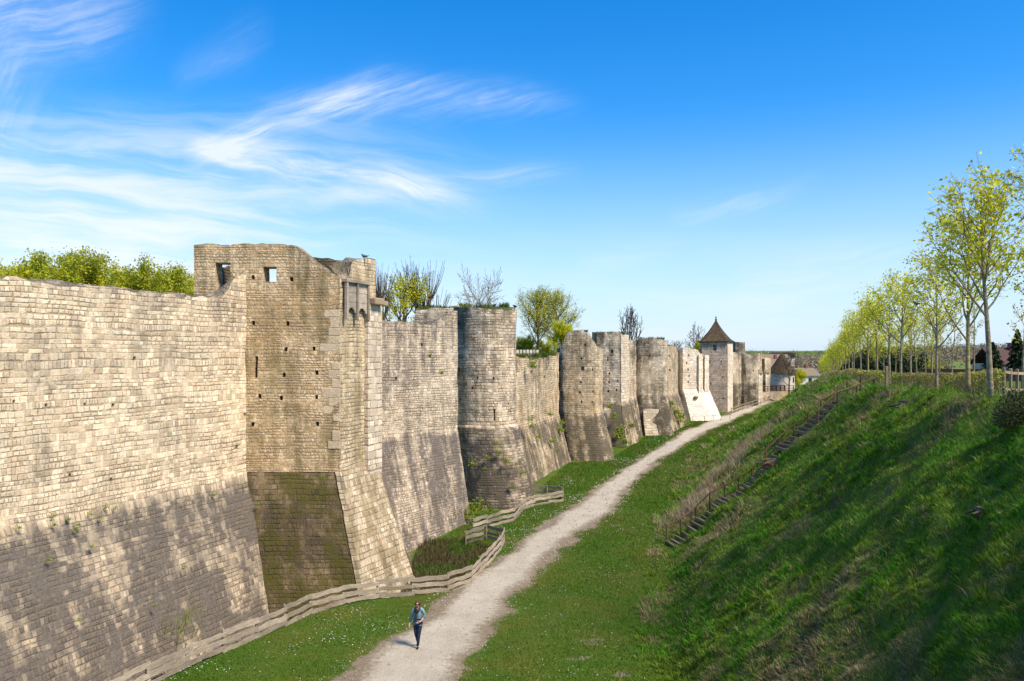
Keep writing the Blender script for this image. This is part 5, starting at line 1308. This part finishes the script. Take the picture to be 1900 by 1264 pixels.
# mown floor
X, Y = scatter(230000, 22, 130, lambda D: wall_x(D) - .3, lambda D: I(D, FOOT) + .6, 1.6)
pdv = pathd(X, Y); k = (pdv > .15) & ((ditch(X, Y) < .3) | (g.random(len(X)) < .25)) & (g.random(len(X)) < np.clip(.35 + pdv * .6, 0, 1)); X, Y, pdv = X[k], Y[k], pdv[k]
n = len(X); rough = np.clip(.5 + .5 * fbm(X * .5, Y * .4, 41), 0, 1); dr = np.clip(.5 + .6 * fbm(X * .35 + 9, Y * .3, 43), 0, 1)
edge_dry = np.clip(1 - pdv / 1.3, 0, 1); dry = np.clip(.55 * dr ** 2 + .6 * edge_dry * g.random(n), 0, 1)[:, None]
base = np.array([.072, .165, .011]) * (.65 + .7 * g.random((n, 1))); tint = base * (1 - dry) + np.array([.20, .19, .05]) * dry
far = np.clip(Y / 40, .8, 3)
blades('lawn_grass', X, Y, (.05 + .05 * g.random(n) + .05 * rough) * np.sqrt(far), .022 * far * (.7 + .6 * g.random(n)), np.full(n, .7), tint, 1)
tag(bpy.data.objects['lawn_grass'], 'short mown grass on the floor of the dry moat', 'grass', kind='stuff')
# daisies: little white discs in drifts
X, Y = scatter(42000, 24, 105, lambda D: wall_x(D) + .6, lambda D: I(D, FOOT) - .3, 1.4)
den = np.clip(vnoise(X * .45, Y * .3, 51) * .8 + vnoise(X * 1.7, Y * 1.2, 52) * .45 + .28, 0, 1) * (.25 + .75 * (X < np.interp(Y, PD, PL)))
k = (pathd(X, Y) > .55) & (g.random(len(X)) < den * .62) & (ditch(X, Y) < .2); X, Y = X[k], Y[k]; n = len(X)
zz = T(X, Y) + .07 + .04 * g.random(n); s_ = (.009 + .007 * g.random(n)) * np.clip(Y / 36, 1, 1.8)
an = np.arange(6) / 6 * 6.283; tilt = g.normal(0, .25, (n, 2))
V = np.stack([np.c_[X + s_ * math.cos(q), Y + s_ * math.sin(q), zz + s_ * (math.cos(q) * tilt[:, 0] + math.sin(q) * tilt[:, 1])] for q in an], 1).reshape(-1, 3)
i = np.arange(n)[:, None] * 6
dz = np_mesh('daisies', V, np.concatenate([i + np.array([[0, 1, 2, 3]]), i + np.array([[0, 3, 4, 5]])]), simple('daisy_petal', (.80, .80, .76), (.72, .72, .66)))
tag(dz, 'drifts of small white daisies in the mown grass', 'daisies', kind='stuff')
# loose stones strewn over the gravel
X, Y = scatter(5200, 22, 95, lambda D: np.interp(D, PD, PL) - .5, lambda D: np.interp(D, PD, PR) + .5, 1.5); n = len(X)
s_ = (.012 + .03 * g.random(n) ** 3) * np.clip(Y / 34, .8, 1.8); zz = T(X, Y) + .03 + s_ * .3
oct_ = np.array([[1, 0, 0], [0, 1, 0], [-1, 0, 0], [0, -1, 0], [0, 0, .7], [0, 0, -.7]]) 
V = (np.c_[X, Y, zz][:, None, :] + oct_[None] * (s_[:, None, None] * g.uniform(.6, 1.4, (n, 6, 1)))).reshape(-1, 3)
Fo = np.array([[0, 1, 4], [1, 2, 4], [2, 3, 4], [3, 0, 4], [1, 0, 5], [2, 1, 5], [3, 2, 5], [0, 3, 5]])
tag(np_mesh('loose_stones', V, (np.arange(n)[:, None, None] * 6 + Fo[None]).reshape(-1, 3), simple('chalk_stone', (.55, .50, .42), (.34, .29, .23), 3.)), 'loose chalk stones strewn over the gravel path', 'stones', kind='stuff')
# rough bank: a close sward, and tussocks that stand out of it
def bank_pts(n, D0, D1, p):
    X, Y = scatter(n, D0, D1, lambda D: I(D, FOOT) - .9, lambda D: I(D, CREST) + 1.2, p)
    sy = SY0 + 1.8 * np.clip((X - 8.5) / 11.4, 0, 1)
    k = ~((np.abs(Y - sy + .35) < .8) & (X > 8.2) & (X < 20)); return X[k], Y[k]
def bank_tint(X, Y, n):
    cl1 = fbm(X * .9, Y * .8, 61); br = fbm(X * .30 + 3, Y * .45, 62, 4)
    dry = np.clip((br - .12) * 2.4, 0, 1) * (g.random(n) < .8) * .9; dry = np.maximum(dry, (g.random(n) < .08) * .85)[:, None]
    gn = np.where(cl1[:, None] > .1, np.array([[.09, .25, .014]]), np.array([[.155, .265, .022]])) * (.5 + .9 * g.random((n, 1)))
    return gn * (1 - dry) + np.array([.36, .285, .16]) * (.5 + .8 * g.random((n, 1))) * dry, cl1
X, Y = bank_pts(330000, 7.5, 165, 1.55); n = len(X); tint, cl1 = bank_tint(X, Y, n)
far = np.clip(Y / 22, .55, 4.)
blades('bank_grass', X, Y, (.08 + .12 * np.clip(.5 + .7 * cl1, .15, 1.4) * g.uniform(.5, 1.2, n)) * far ** .35, .016 * far * (.7 + .6 * g.random(n)), .55 + .5 * g.random(n), tint, 2, lean_dir=np.array([-.28, 0, -.12]))
tag(bpy.data.objects['bank_grass'], 'rough grass on the shaded bank with dead brown patches', 'grass', kind='stuff')
cx_, cy_ = bank_pts(15000, 7.5, 130, 1.5); m_ = len(cx_); k_ = 17
ok = fbm(cx_ * .5, cy_ * .45, 65) > -.25; cx_, cy_ = cx_[ok], cy_[ok]; m_ = len(cx_)
tc_, _ = bank_tint(cx_, cy_, m_); size = g.uniform(.12, .34, m_) * np.clip(cy_ / 26, .7, 2.2)
X = np.repeat(cx_, k_); Y = np.repeat(cy_, k_); sz = np.repeat(size, k_); n = len(X)
az = g.random(n) * 6.283; rr = g.random(n) ** .5; dx, dy = np.cos(az) * rr, np.sin(az) * rr
far = np.clip(Y / 22, .55, 4.)
tint = np.repeat(tc_, k_, 0) * (.55 + .85 * g.random((n, 1)))
blades('grass_tussocks', X + dx * sz * .35, Y + dy * sz * .35, sz * g.uniform(.55, 1.15, n), .017 * far * (.7 + .6 * g.random(n)), np.full(n, .22), tint, 7, lean_dir=np.c_[dx * .8 - .25, dy * .8, -.25 * rr - .08])
tag(bpy.data.objects['grass_tussocks'], 'leaning grass tussocks standing out all over the bank', 'grass', kind='stuff')
# dead reeds near the foot of the bank, past the stair
n = 7000; t_ = g.random(n)
X = np.interp(t_, [0, 1], [9.9, 20.5]) + g.normal(0, .8, n); Y = np.interp(t_, [0, 1], [47.3, 66]) + g.normal(0, 1.2, n)
k = (vnoise(X * .8, Y * .5, 71) > -.3) & (Y > 46.2); X, Y = X[k], Y[k]; n = len(X)
blades('dead_reeds', X, Y, .35 + .5 * g.random(n), np.full(n, .022), .35 + .3 * g.random(n), np.array([.44, .345, .235]) * (.6 + .7 * g.random((n, 1))), 3, lean_dir=np.array([-.15, -.1, 0]))
tag(bpy.data.objects['dead_reeds'], 'pale dead reeds along the foot of the bank past the stair', 'reeds', kind='stuff')
# hollow by the square tower: brown sedge and green tufts
X = g.uniform(-5.2, -.8, 8500); Y = g.uniform(36.3, 45.5, 8500); k = ditch(X, Y) > .18; X, Y = X[k], Y[k]; n = len(X)
gr = (vnoise(X * .7, Y * .7, 81) > .15)[:, None]
blades('marsh_sedge', X, Y, .15 + .3 * g.random(n), np.full(n, .026), .4 + .4 * g.random(n), np.where(gr, np.array([[.085, .14, .018]]), np.array([[.12, .095, .04]])) * (.5 + .8 * g.random((n, 1))), 4)
tag(bpy.data.objects['marsh_sedge'], 'brown and green sedge in the fenced wet hollow', 'sedge', kind='stuff')
# turf on the tower and wall tops
def turf(name, label, pts, n, h, seed, group='turf growing on the ruined tops'):
    gg = np.random.default_rng(seed); XX, YY, ZZ = [], [], []
    for (x, y, z, rx, ry, k) in pts:
        m_ = int(n * k); XX.append(x + gg.uniform(-1, 1, m_) * rx); YY.append(y + gg.uniform(-1, 1, m_) * ry); ZZ.append(np.full(m_, z))
    XX, YY, ZZ = np.concatenate(XX), np.concatenate(YY), np.concatenate(ZZ); m_ = len(XX)
    ZZ = ZZ + .15 * vnoise(XX * 1.3, YY * 1.3, seed)
    o = blades(name, XX, YY, h * (.4 + .9 * gg.random(m_)), np.full(m_, .05), .4 + .4 * gg.random(m_), np.array([.085, .13, .02]) * (.5 + .9 * gg.random((m_, 1))) + np.array([.05, .03, .0]) * gg.random((m_, 1)), seed, zf=lambda a, b: ZZ)
    tag(o, label, 'turf', group); return o
turf('turf_patch', 'fringe of grass along the flat top of the round tower', [(-1.9, 55.5, 13.55, 1.7, 1.6, 1), (-5, 58.5, 13.6, 1.7, 1.3, 1)], 900, .28, 1)
turf('turf_patch', 'grassy crest on the low broken wall', [(2.1, 69, 10.05, .9, 3., .6), (3.2, 73.5, 10.2, .8, 2.5, .6), (.4, 63, 10.1, .7, 1.2, .3)], 1100, .3, 2)
turf('turf_patch', 'grass on the jagged peak of the broken tower', [(6.5, 79.0, 12.35, 1., .8, 1)], 260, .3, 3)
turf('turf_patch', 'grass on the dark fronted tower with the pale side', [(11.5, 92.5, 12.55, 1.6, 1.4, 1)], 420, .32, 4)
turf('turf_patch', 'grass on the tower with the light repaired patch', [(17.7, 101.2, 12.05, 1.5, 1.5, 1)], 420, .34, 5)
# plants rooted in the masonry, each one a thing
ivy = leaf_mat('wall_plant_leaf', (.24, .32, .035), (.32, .36, .05), .4)
def wall_plant(px, py, D, s, label, group, n=70, tall=1., lf=None):
    c = at(px, py, D); gg = np.random.default_rng(int(px * 7 + py)); e = gg.normal(0, 1, (n, 3)) * np.array([.45, .3, .55 * tall]) * s
    e[:, 2] = np.abs(e[:, 2]) - .5 * s * tall * .3; C = e
    a = gg.normal(0, 1, (n, 3)); a /= np.linalg.norm(a, axis=1)[:, None]; b = np.cross(a, gg.normal(0, 1, (n, 3))); b /= np.linalg.norm(b, axis=1)[:, None]
    sz = .34 * s * gg.uniform(.6, 1.3, (n, 1)); V = np.stack([C - a * sz * .5, C + b * sz * .36, C + a * sz * .5, C - b * sz * .36], 1).reshape(-1, 3)
    o = np_mesh('wall_plant', V, np.arange(n * 4).reshape(n, 4), lf or ivy, None, np.repeat(gg.random((n, 3)), 4, 0)); o.location = c
    tag(o, label, 'plant', group); return o
def on_wall(px, py, top, foot, ztp, zft):
    """point on a battered face given by its upper edge and foot edge"""
    f = edge_frac(top[0], top[1], px)
    for _ in range(6):
        a = Vector(top[0]).lerp(Vector(top[1]), f)
        k = (px - CX) / F
        D = a.y; z = CZ + (HY - py) / F * D
        t = min(max((ztp - z) / (ztp - zft), 0), 1)
        A = Vector(top[0]).lerp(Vector(foot[0]), t); B = Vector(top[1]).lerp(Vector(foot[1]), t); f = edge_frac(A, B, px); D = (A.y + (B.y - A.y) * f)
        z = CZ + (HY - py) / F * D; t = min(max((ztp - z) / (ztp - zft), 0), 1)
    return D - .14
EA = ((lpA[0], lpA[1]), (ftA[0], ftA[1]), 5.2, -1.2)
for px, py in [(98, 960), (100, 975), (128, 965), (141, 985), (145, 975), (168, 955), (197, 942), (213, 945), (186, 962), (35, 980), (92, 1040), (148, 1152), (397, 920), (340, 1055), (170, 1016), (288, 1125)]:
    wall_plant(px, py, on_wall(px, py, *EA), .13, 'small green fern tuft rooted in the dark foot of the near wall', 'fern tufts on the near wall')
for px, py in [(478, 938), (600, 888)]: wall_plant(px, py, 35.5, .14, 'green tuft on the mossy foot of the square tower', 'tufts on the square tower')
for px, py, s in [(796, 661, .2), (820, 692, .2), (700, 650, .22), (482, 642, .12)]:
    wall_plant(px, py, (47 if px > 690 else 35.85), s, 'small plant growing on the upper stonework between the two nearest towers', 'plants on the upper stonework')
gl2 = 'green tuft clinging to the battered foot of the round tower'
for px, py, s in [(925, 842, .3), (905, 850, .25), (940, 858, .3), (960, 862, .22), (878, 862, .3), (921, 825, .2), (968, 880, .25), (900, 870, .2), (950, 905, .25)]: wall_plant(px, py, 53.1, s, gl2, 'tufts on the round tower foot', 90)
gl3 = 'weed tuft hanging on the low broken wall'
for px, py, s, D in [(990, 680, .55, 66), (988, 792, .35, 64.5), (1000, 812, .35, 66), (1026, 820, .4, 71), (985, 780, .35, 64), (1030, 840, .35, 73), (1022, 770, .35, 71.5), (1040, 800, .5, 75), (1042, 786, .4, 75.5)]: wall_plant(px, py, D - .6, s, gl3, 'weeds on the low broken wall', 110)
gl4 = 'bushy weed on the foot between the weathered towers'
for px, py, s, D in [(1150, 800, .6, 88.2), (1148, 812, .7, 87.6), (1160, 822, .5, 87), (1140, 775, .5, 89), (1132, 756, .4, 90), (1172, 792, .45, 89.2)]: wall_plant(px, py, D, s, gl4, 'weeds between the weathered towers', 160)
gl5 = 'ivy clump on the overgrown foot beside the white sloping base'
for px, py, s, D in [(1252, 766, .75, 107), (1257, 782, .8, 107.5), (1262, 774, .7, 109), (1246, 750, .55, 106), (1268, 788, .7, 111), (1275, 786, .6, 113)]: wall_plant(px, py, D, s, gl5, 'ivy beside the white base', 200)
# tall green weeds at the foot of the near wall
weed = leaf_mat('nettle_leaf', (.24, .28, .03), (.16, .22, .03), .4)
for px, py, s, lb in [(300, 1215, .55, 'clump of tall yellow green weeds, the taller, at the near wall foot'), (322, 1200, .6, 'clump of tall green weeds between wall and plank fence'), (345, 1198, .35, 'low fading weed clump at the near wall foot'), (262, 1222, .3, 'small weed clump at the wall foot close to the picture bottom'), (383, 1172, .35, 'thin weed clump by the wall where the fence bends')]:
    p = onz(px, py + 14, -1.2); t = empty('weed_clump', lb, 'weeds', (p.x, p.y, float(T(p.x, p.y)) - .05)); gg = np.random.default_rng(px); n = int(1300 * s); q = gg.normal(0, .42 * s, (n, 2))
    o = blades('stems', q[:, 0], q[:, 1], s * 4.4 * gg.uniform(.4, 1.1, n), np.full(n, .035), .2 + .25 * gg.random(n), np.array([.34, .40, .035]) * (.5 + .8 * gg.random((n, 1))), px, zf=lambda a, b: a * 0); o.parent = t
for px, py, s in [(886, 945, .5), (875, 950, .45), (905, 955, .4), (868, 960, .4)]:
    wall_plant(px, py, onz(px, py + 10, 0).y - .3, s, 'dark green nettle clump at the foot of the round tower', 'nettles at the round tower', 140, 1.3)
# stumps and burrows on the bank
def stump(px, py, D, s, label, seed):
    x = (px - CX) / F * D; z = z0(x, D); t = empty('tree_stump', label, 'stump', (x, D, z)); r = random.Random(seed); m = MB()
    m.lathe([(.30, -.2), (.26, .0), (.22, .18), (.20, .30), (.05, .27)], (0, 0, 0), 9)
    m.v = [v * s * (1 + r.uniform(-.08, .08)) for v in m.v]
    link(bpy.data.objects.new('wood', m.mesh('wood', bark_d)), t); m = MB()
    for k in range(6):
        a = r.uniform(0, 6.28); m.tube([(0, 0, .1 * s), (.35 * s * math.cos(a), .35 * s * math.sin(a), .08 * s), (.7 * s * math.cos(a), .7 * s * math.sin(a), -.12 * s + r.uniform(-.1, .2))], [.08 * s, .06 * s, .03 * s], 5)
    link(bpy.data.objects.new('roots', m.mesh('roots', bark_d)), t)
stump(1680, 795, 31.5, 1.0, 'rotten stump with pale roots high on the bank', 1)
stump(1502, 737, 112, 2.4, 'dark stump on the far end of the bank crest', 2)
stump(1820, 905, 17.5, .45, 'small broken stump on the nearest part of the bank', 3)
# bare twigs standing on the bank, and brushwood on the stair landing
bb = empty('brushwood', 'heap of old boards and broken masonry lying on the stair landing', 'debris'); r = random.Random(9)
x, y = stair_pt(.50); y -= .5; zq = z0(x, y)
for k in range(7): MB().box((x + r.uniform(-.6, .7), y + r.uniform(-.4, .3), zq + .15 + .05 * k), (r.uniform(.3, .9), .12, .05), rz=r.uniform(-.8, .8)).build('board', tread, bb)
for k in range(5): MB().box((x + r.uniform(-.5, .9), y + r.uniform(-.4, .3), zq + .1), (.28, .22, .2), rz=r.uniform(0, 3)).build('brick', brick, bb, bevel=.02)

# ------------------------------------------------------------------ birds
def bird(name, c, s, rz, mat, label):
    m = MB(); seg = [(-.19, .012, .17), (-.13, .05, .145), (-.05, .075, .14), (.03, .075, .16), (.08, .05, .20), (.11, .042, .235), (.145, .03, .235), (.16, .012, .23)]
    m.tube([(x, 0, z) for x, r_, z in seg], [r_ for x, r_, z in seg], 8)
    m.tube([(.155, 0, .232), (.20, 0, .222)], [.012, .003], 5); m.box((-.24, 0, .16), (.16, .06, .018))
    for sy in (-1, 1): m.box((-.06, sy * .068, .15), (.20, .02, .075)); m.tube([(.0, sy * .03, .10), (.01, sy * .03, 0)], .006, 4)
    o = bpy.data.objects.new(name, m.mesh(name, mat, True)); link(o); o.location = c; o.scale = (s, s, s); o.rotation_euler.z = rz; tag(o, label, 'bird'); return o
bk = simple('black_feather', (.02, .02, .024), (.035, .035, .04), 8., .5); gf = simple('gray_feather', (.16, .17, .20), (.09, .10, .12), 10., .6)
bird('pigeon', (-7.05, 38.0, CZ + (HY - 481.5) / F * 38.0), 1., 2.6, gf, 'gray pigeon perched on the top of the hoarded tower')
ct_ob = [o for o in S.objects if o.get('label', '').startswith('bare slim young tree')][0]
tv = max((v.co for v in ct_ob.children[0].data.vertices), key=lambda v: v.z)
tv = Matrix.Translation(ct_ob.location) @ Matrix.Rotation(ct_ob.rotation_euler.z, 4, 'Z') @ (Vector(tv) * ct_ob.scale.x)
bird('crow', tuple(tv), 1.15, 1.9, bk, 'black crow on the tip of a bare young tree')
bird('pigeon', (at(918, 570, 54.2)), .9, .4, bk, 'dark bird on the middle of the round tower turf')
bird('pigeon', (at(955, 572, 55.2)), .9, 2.9, bk, 'dark bird on the outer rim of the round tower top')

# ------------------------------------------------------------------ the walker
def skinned(name, joints, edges, mat, parent, root, sub=2):
    names = list(joints); me = bpy.data.meshes.new(name)
    me.from_pydata([joints[k][0] for k in names], [(names.index(a), names.index(b)) for a, b in edges], [])
    o = bpy.data.objects.new(name, me); link(o, parent); me.materials.append(mat)
    sk = o.modifiers.new('skin', 'SKIN'); sk.use_smooth_shade = True
    me.skin_vertices[0].data
    for i, k in enumerate(names):
        r_ = joints[k][1]; sv = me.skin_vertices[0].data[i]; sv.radius = r_ if isinstance(r_, tuple) else (r_, r_); sv.use_root = (k == root)
    ss = o.modifiers.new('smooth', 'SUBSURF'); ss.levels = ss.render_levels = sub
    return o
pw = onz(775, 1203); pz = float(T(pw.x, pw.y)) + .03
pe = empty('person', 'person in a blue ombre jumper, dark scarf and jeans walking on the gravel path', 'person', (pw.x, pw.y, pz), rz=-.08)
skin = simple('skin', (.55, .33, .24), (.48, .28, .20), 3., .55)
denim = simple('dark_denim', (.022, .035, .075), (.014, .022, .05), 20., .85, .004)
shoe = simple('brown_shoe', (.055, .03, .02), (.035, .02, .015)); hairm = simple('reddish_hair', (.13, .028, .02), (.07, .018, .014), 14., .5, .01, stretch=(1, 1, .2))
scarfm = simple('dark_scarf', (.02, .018, .025), (.075, .06, .06), 9., .9, .02)
J = {'pelvis': ((0, 0, .90), (.12, .09)), 'waist': ((0, -.01, 1.03), (.115, .08)), 'chest': ((0, 0, 1.22), (.13, .09)), 'neck0': ((0, .0, 1.38), .06), 'neck': ((0, -.015, 1.43), .047), 'jaw': ((0, -.045, 1.485), (.055, .06)), 'head': ((0, -.03, 1.56), (.075, .09)), 'crown': ((0, -.01, 1.625), (.055, .065)), 'nose': ((0, -.135, 1.53), .010),
     'sl': ((-.165, .01, 1.35), .055), 'el': ((-.225, .03, 1.09), .038), 'wl': ((-.275, -.06, .87), .024), 'hl': ((-.285, -.085, .80), (.022, .034)),
     'sr': ((.165, .01, 1.35), .055), 'er': ((.245, .05, 1.13), .038), 'wr': ((.145, -.14, .985), .024), 'hr': ((.095, -.17, .965), (.022, .034)),
     'pl': ((-.085, 0, .86), .085), 'kl': ((-.06, -.01, .48), .052), 'al': ((-.02, .18, .13), .036), 'pr': ((.085, 0, .86), .085), 'kr': ((.06, -.09, .48), .052), 'ar': ((.02, -.10, .09), .036)}
E_ = [('pelvis', 'waist'), ('waist', 'chest'), ('chest', 'neck0'), ('neck0', 'neck'), ('neck', 'jaw'), ('jaw', 'head'), ('head', 'crown'), ('head', 'nose'), ('neck0', 'sl'), ('sl', 'el'), ('el', 'wl'), ('wl', 'hl'), ('neck0', 'sr'), ('sr', 'er'), ('er', 'wr'), ('wr', 'hr'), ('pelvis', 'pl'), ('pl', 'kl'), ('kl', 'al'), ('pelvis', 'pr'), ('pr', 'kr'), ('kr', 'ar')]
for sd_, hnd, dr in (('l', Vector(J['hl'][0]), Vector((-.1, -.25, -1))), ('r', Vector(J['hr'][0]), Vector((-1, -.35, -.25)))):
    dr.normalize(); side = dr.cross(Vector((1, .2, .3))).normalized() if sd_ == 'l' else dr.cross(Vector((0, 1, .2))).normalized()
    for k, (ln, o_) in enumerate(((.07, -.026), (.082, -.009), (.078, .009), (.06, .025))):
        b = hnd + side * o_ + dr * .03; m1 = b + dr * ln * .55; tp = m1 + (dr + Vector((.25, .25, -.1)) * .5).normalized() * ln * .5
        J[f'f{sd_}{k}a'] = (tuple(b), .010); J[f'f{sd_}{k}b'] = (tuple(m1), .009); J[f'f{sd_}{k}c'] = (tuple(tp), .0075)
        E_ += [('h' + sd_, f'f{sd_}{k}a'), (f'f{sd_}{k}a', f'f{sd_}{k}b'), (f'f{sd_}{k}b', f'f{sd_}{k}c')]
    tb = hnd - side * .035 - dr * .01 + Vector((0, -.015, 0)); te_ = tb - side * .02 + dr * .045
    J[f't{sd_}a'] = (tuple(tb), .011); J[f't{sd_}b'] = (tuple(te_), .009); E_ += [('h' + sd_, f't{sd_}a'), (f't{sd_}a', f't{sd_}b')]
skinned('body', J, E_, skin, pe, 'pelvis')
jm, jt, jP = new_mat('ombre_knit')
jz = jt.sep(jt.new('ShaderNodeTexCoord').outputs['Object'])[2]
jn = jt.noise(jt.new('ShaderNodeTexCoord').outputs['Object'], 40., 2)
jt.put(jP.inputs['Base Color'], jt.scale(jt.mix(jt.step(jz, .93, 1.36), jt.mix(jt.step(jz, .86, .95), (.10, .19, .24), (.022, .075, .13)), (.20, .33, .37)), jt.m('ADD', jt.m('MULTIPLY', jn, .5), .75))); jP.inputs['Roughness'].default_value = .95
JJ = {'hem': ((0, .0, .87), (.155, .115)), 'hip': ((0, .0, .94), (.15, .115)), 'waist': ((0, -.01, 1.05), (.14, .105)), 'chest': ((0, 0, 1.23), (.155, .115)), 'neck0': ((0, 0, 1.385), (.08, .075)),
      'sl': ((-.165, .01, 1.345), .068), 'el': ((-.228, .03, 1.09), .056), 'wl': ((-.27, -.05, .89), .042), 'sr': ((.165, .01, 1.345), .068), 'er': ((.25, .05, 1.13), .058), 'wr': ((.20, -.05, 1.06), .05)}
skinned('jumper', JJ, [('hem', 'hip'), ('hip', 'waist'), ('waist', 'chest'), ('chest', 'neck0'), ('neck0', 'sl'), ('sl', 'el'), ('el', 'wl'), ('neck0', 'sr'), ('sr', 'er'), ('er', 'wr')], jm, pe, 'hip')
JL = {'p': ((0, 0, .90), (.13, .10)), 'pl': ((-.085, 0, .84), .10), 'ml': ((-.075, 0, .66), .082), 'kl': ((-.06, -.01, .48), .064), 'cl': ((-.04, .09, .30), .055), 'al': ((-.02, .17, .12), .052),
      'pr': ((.085, 0, .84), .10), 'mr': ((.075, -.05, .66), .082), 'kr': ((.06, -.09, .48), .064), 'cr': ((.04, -.09, .28), .056), 'ar': ((.02, -.09, .08), .055)}
skinned('jeans', JL, [('p', 'pl'), ('pl', 'ml'), ('ml', 'kl'), ('kl', 'cl'), ('cl', 'al'), ('p', 'pr'), ('pr', 'mr'), ('mr', 'kr'), ('kr', 'cr'), ('cr', 'ar')], denim, pe, 'p')
skinned('shoe', {'h': ((.02, -.06, .035), .04), 'm': ((.022, -.14, .035), .04), 't': ((.026, -.215, .028), .032)}, [('h', 'm'), ('m', 't')], shoe, pe, 'm')
skinned('shoe', {'h': ((-.02, .22, .11), .04), 'm': ((-.02, .16, .055), .038), 't': ((-.02, .09, .032), .03)}, [('h', 'm'), ('m', 't')], shoe, pe, 'm')
skinned('scarf', {'a': ((-.075, .03, 1.40), .05), 'b': ((-.085, -.05, 1.37), .055), 'c': ((-.03, -.11, 1.31), .055), 'd': ((.055, -.10, 1.35), .055), 'e': ((.085, -.01, 1.40), .052), 'f': ((0, .06, 1.41), .05), 'g': ((-.02, -.125, 1.20), (.055, .03)), 'h': ((.0, -.13, 1.10), (.04, .02))},
        [('a', 'b'), ('b', 'c'), ('c', 'd'), ('d', 'e'), ('e', 'f'), ('f', 'a'), ('c', 'g'), ('g', 'h')], scarfm, pe, 'c')
skinned('hair', {'t': ((0, .0, 1.63), (.07, .08)), 'b': ((0, .045, 1.57), (.085, .07)), 'n': ((0, .055, 1.47), (.07, .05)), 'l': ((-.075, -.01, 1.56), .032), 'l2': ((-.08, -.005, 1.48), .028), 'r': ((.075, -.01, 1.56), .032), 'r2': ((.08, -.005, 1.48), .028), 'f': ((.02, -.085, 1.625), (.05, .025))},
        [('t', 'b'), ('b', 'n'), ('t', 'l'), ('l', 'l2'), ('t', 'r'), ('r', 'r2'), ('t', 'f')], hairm, pe, 't')
gm = MB(); gm.box((-.035, -.118, 1.56), (.055, .012, .036)).box((.035, -.118, 1.56), (.055, .012, .036)).box((0, -.12, 1.568), (.03, .008, .008)).box((-.075, -.06, 1.565), (.006, .11, .01)).box((.075, -.06, 1.565), (.006, .11, .01))
link(bpy.data.objects.new('sunglasses', gm.mesh('sunglasses', simple('dark_lens', (.01, .01, .012), (.015, .015, .015), rough=.2))), pe)
MM = MB(); MM.box((0, -.108, 1.487), (.035, .008, .008)); link(bpy.data.objects.new('mouth', MM.mesh('mouth', simple('lip', (.38, .13, .11)))), pe)
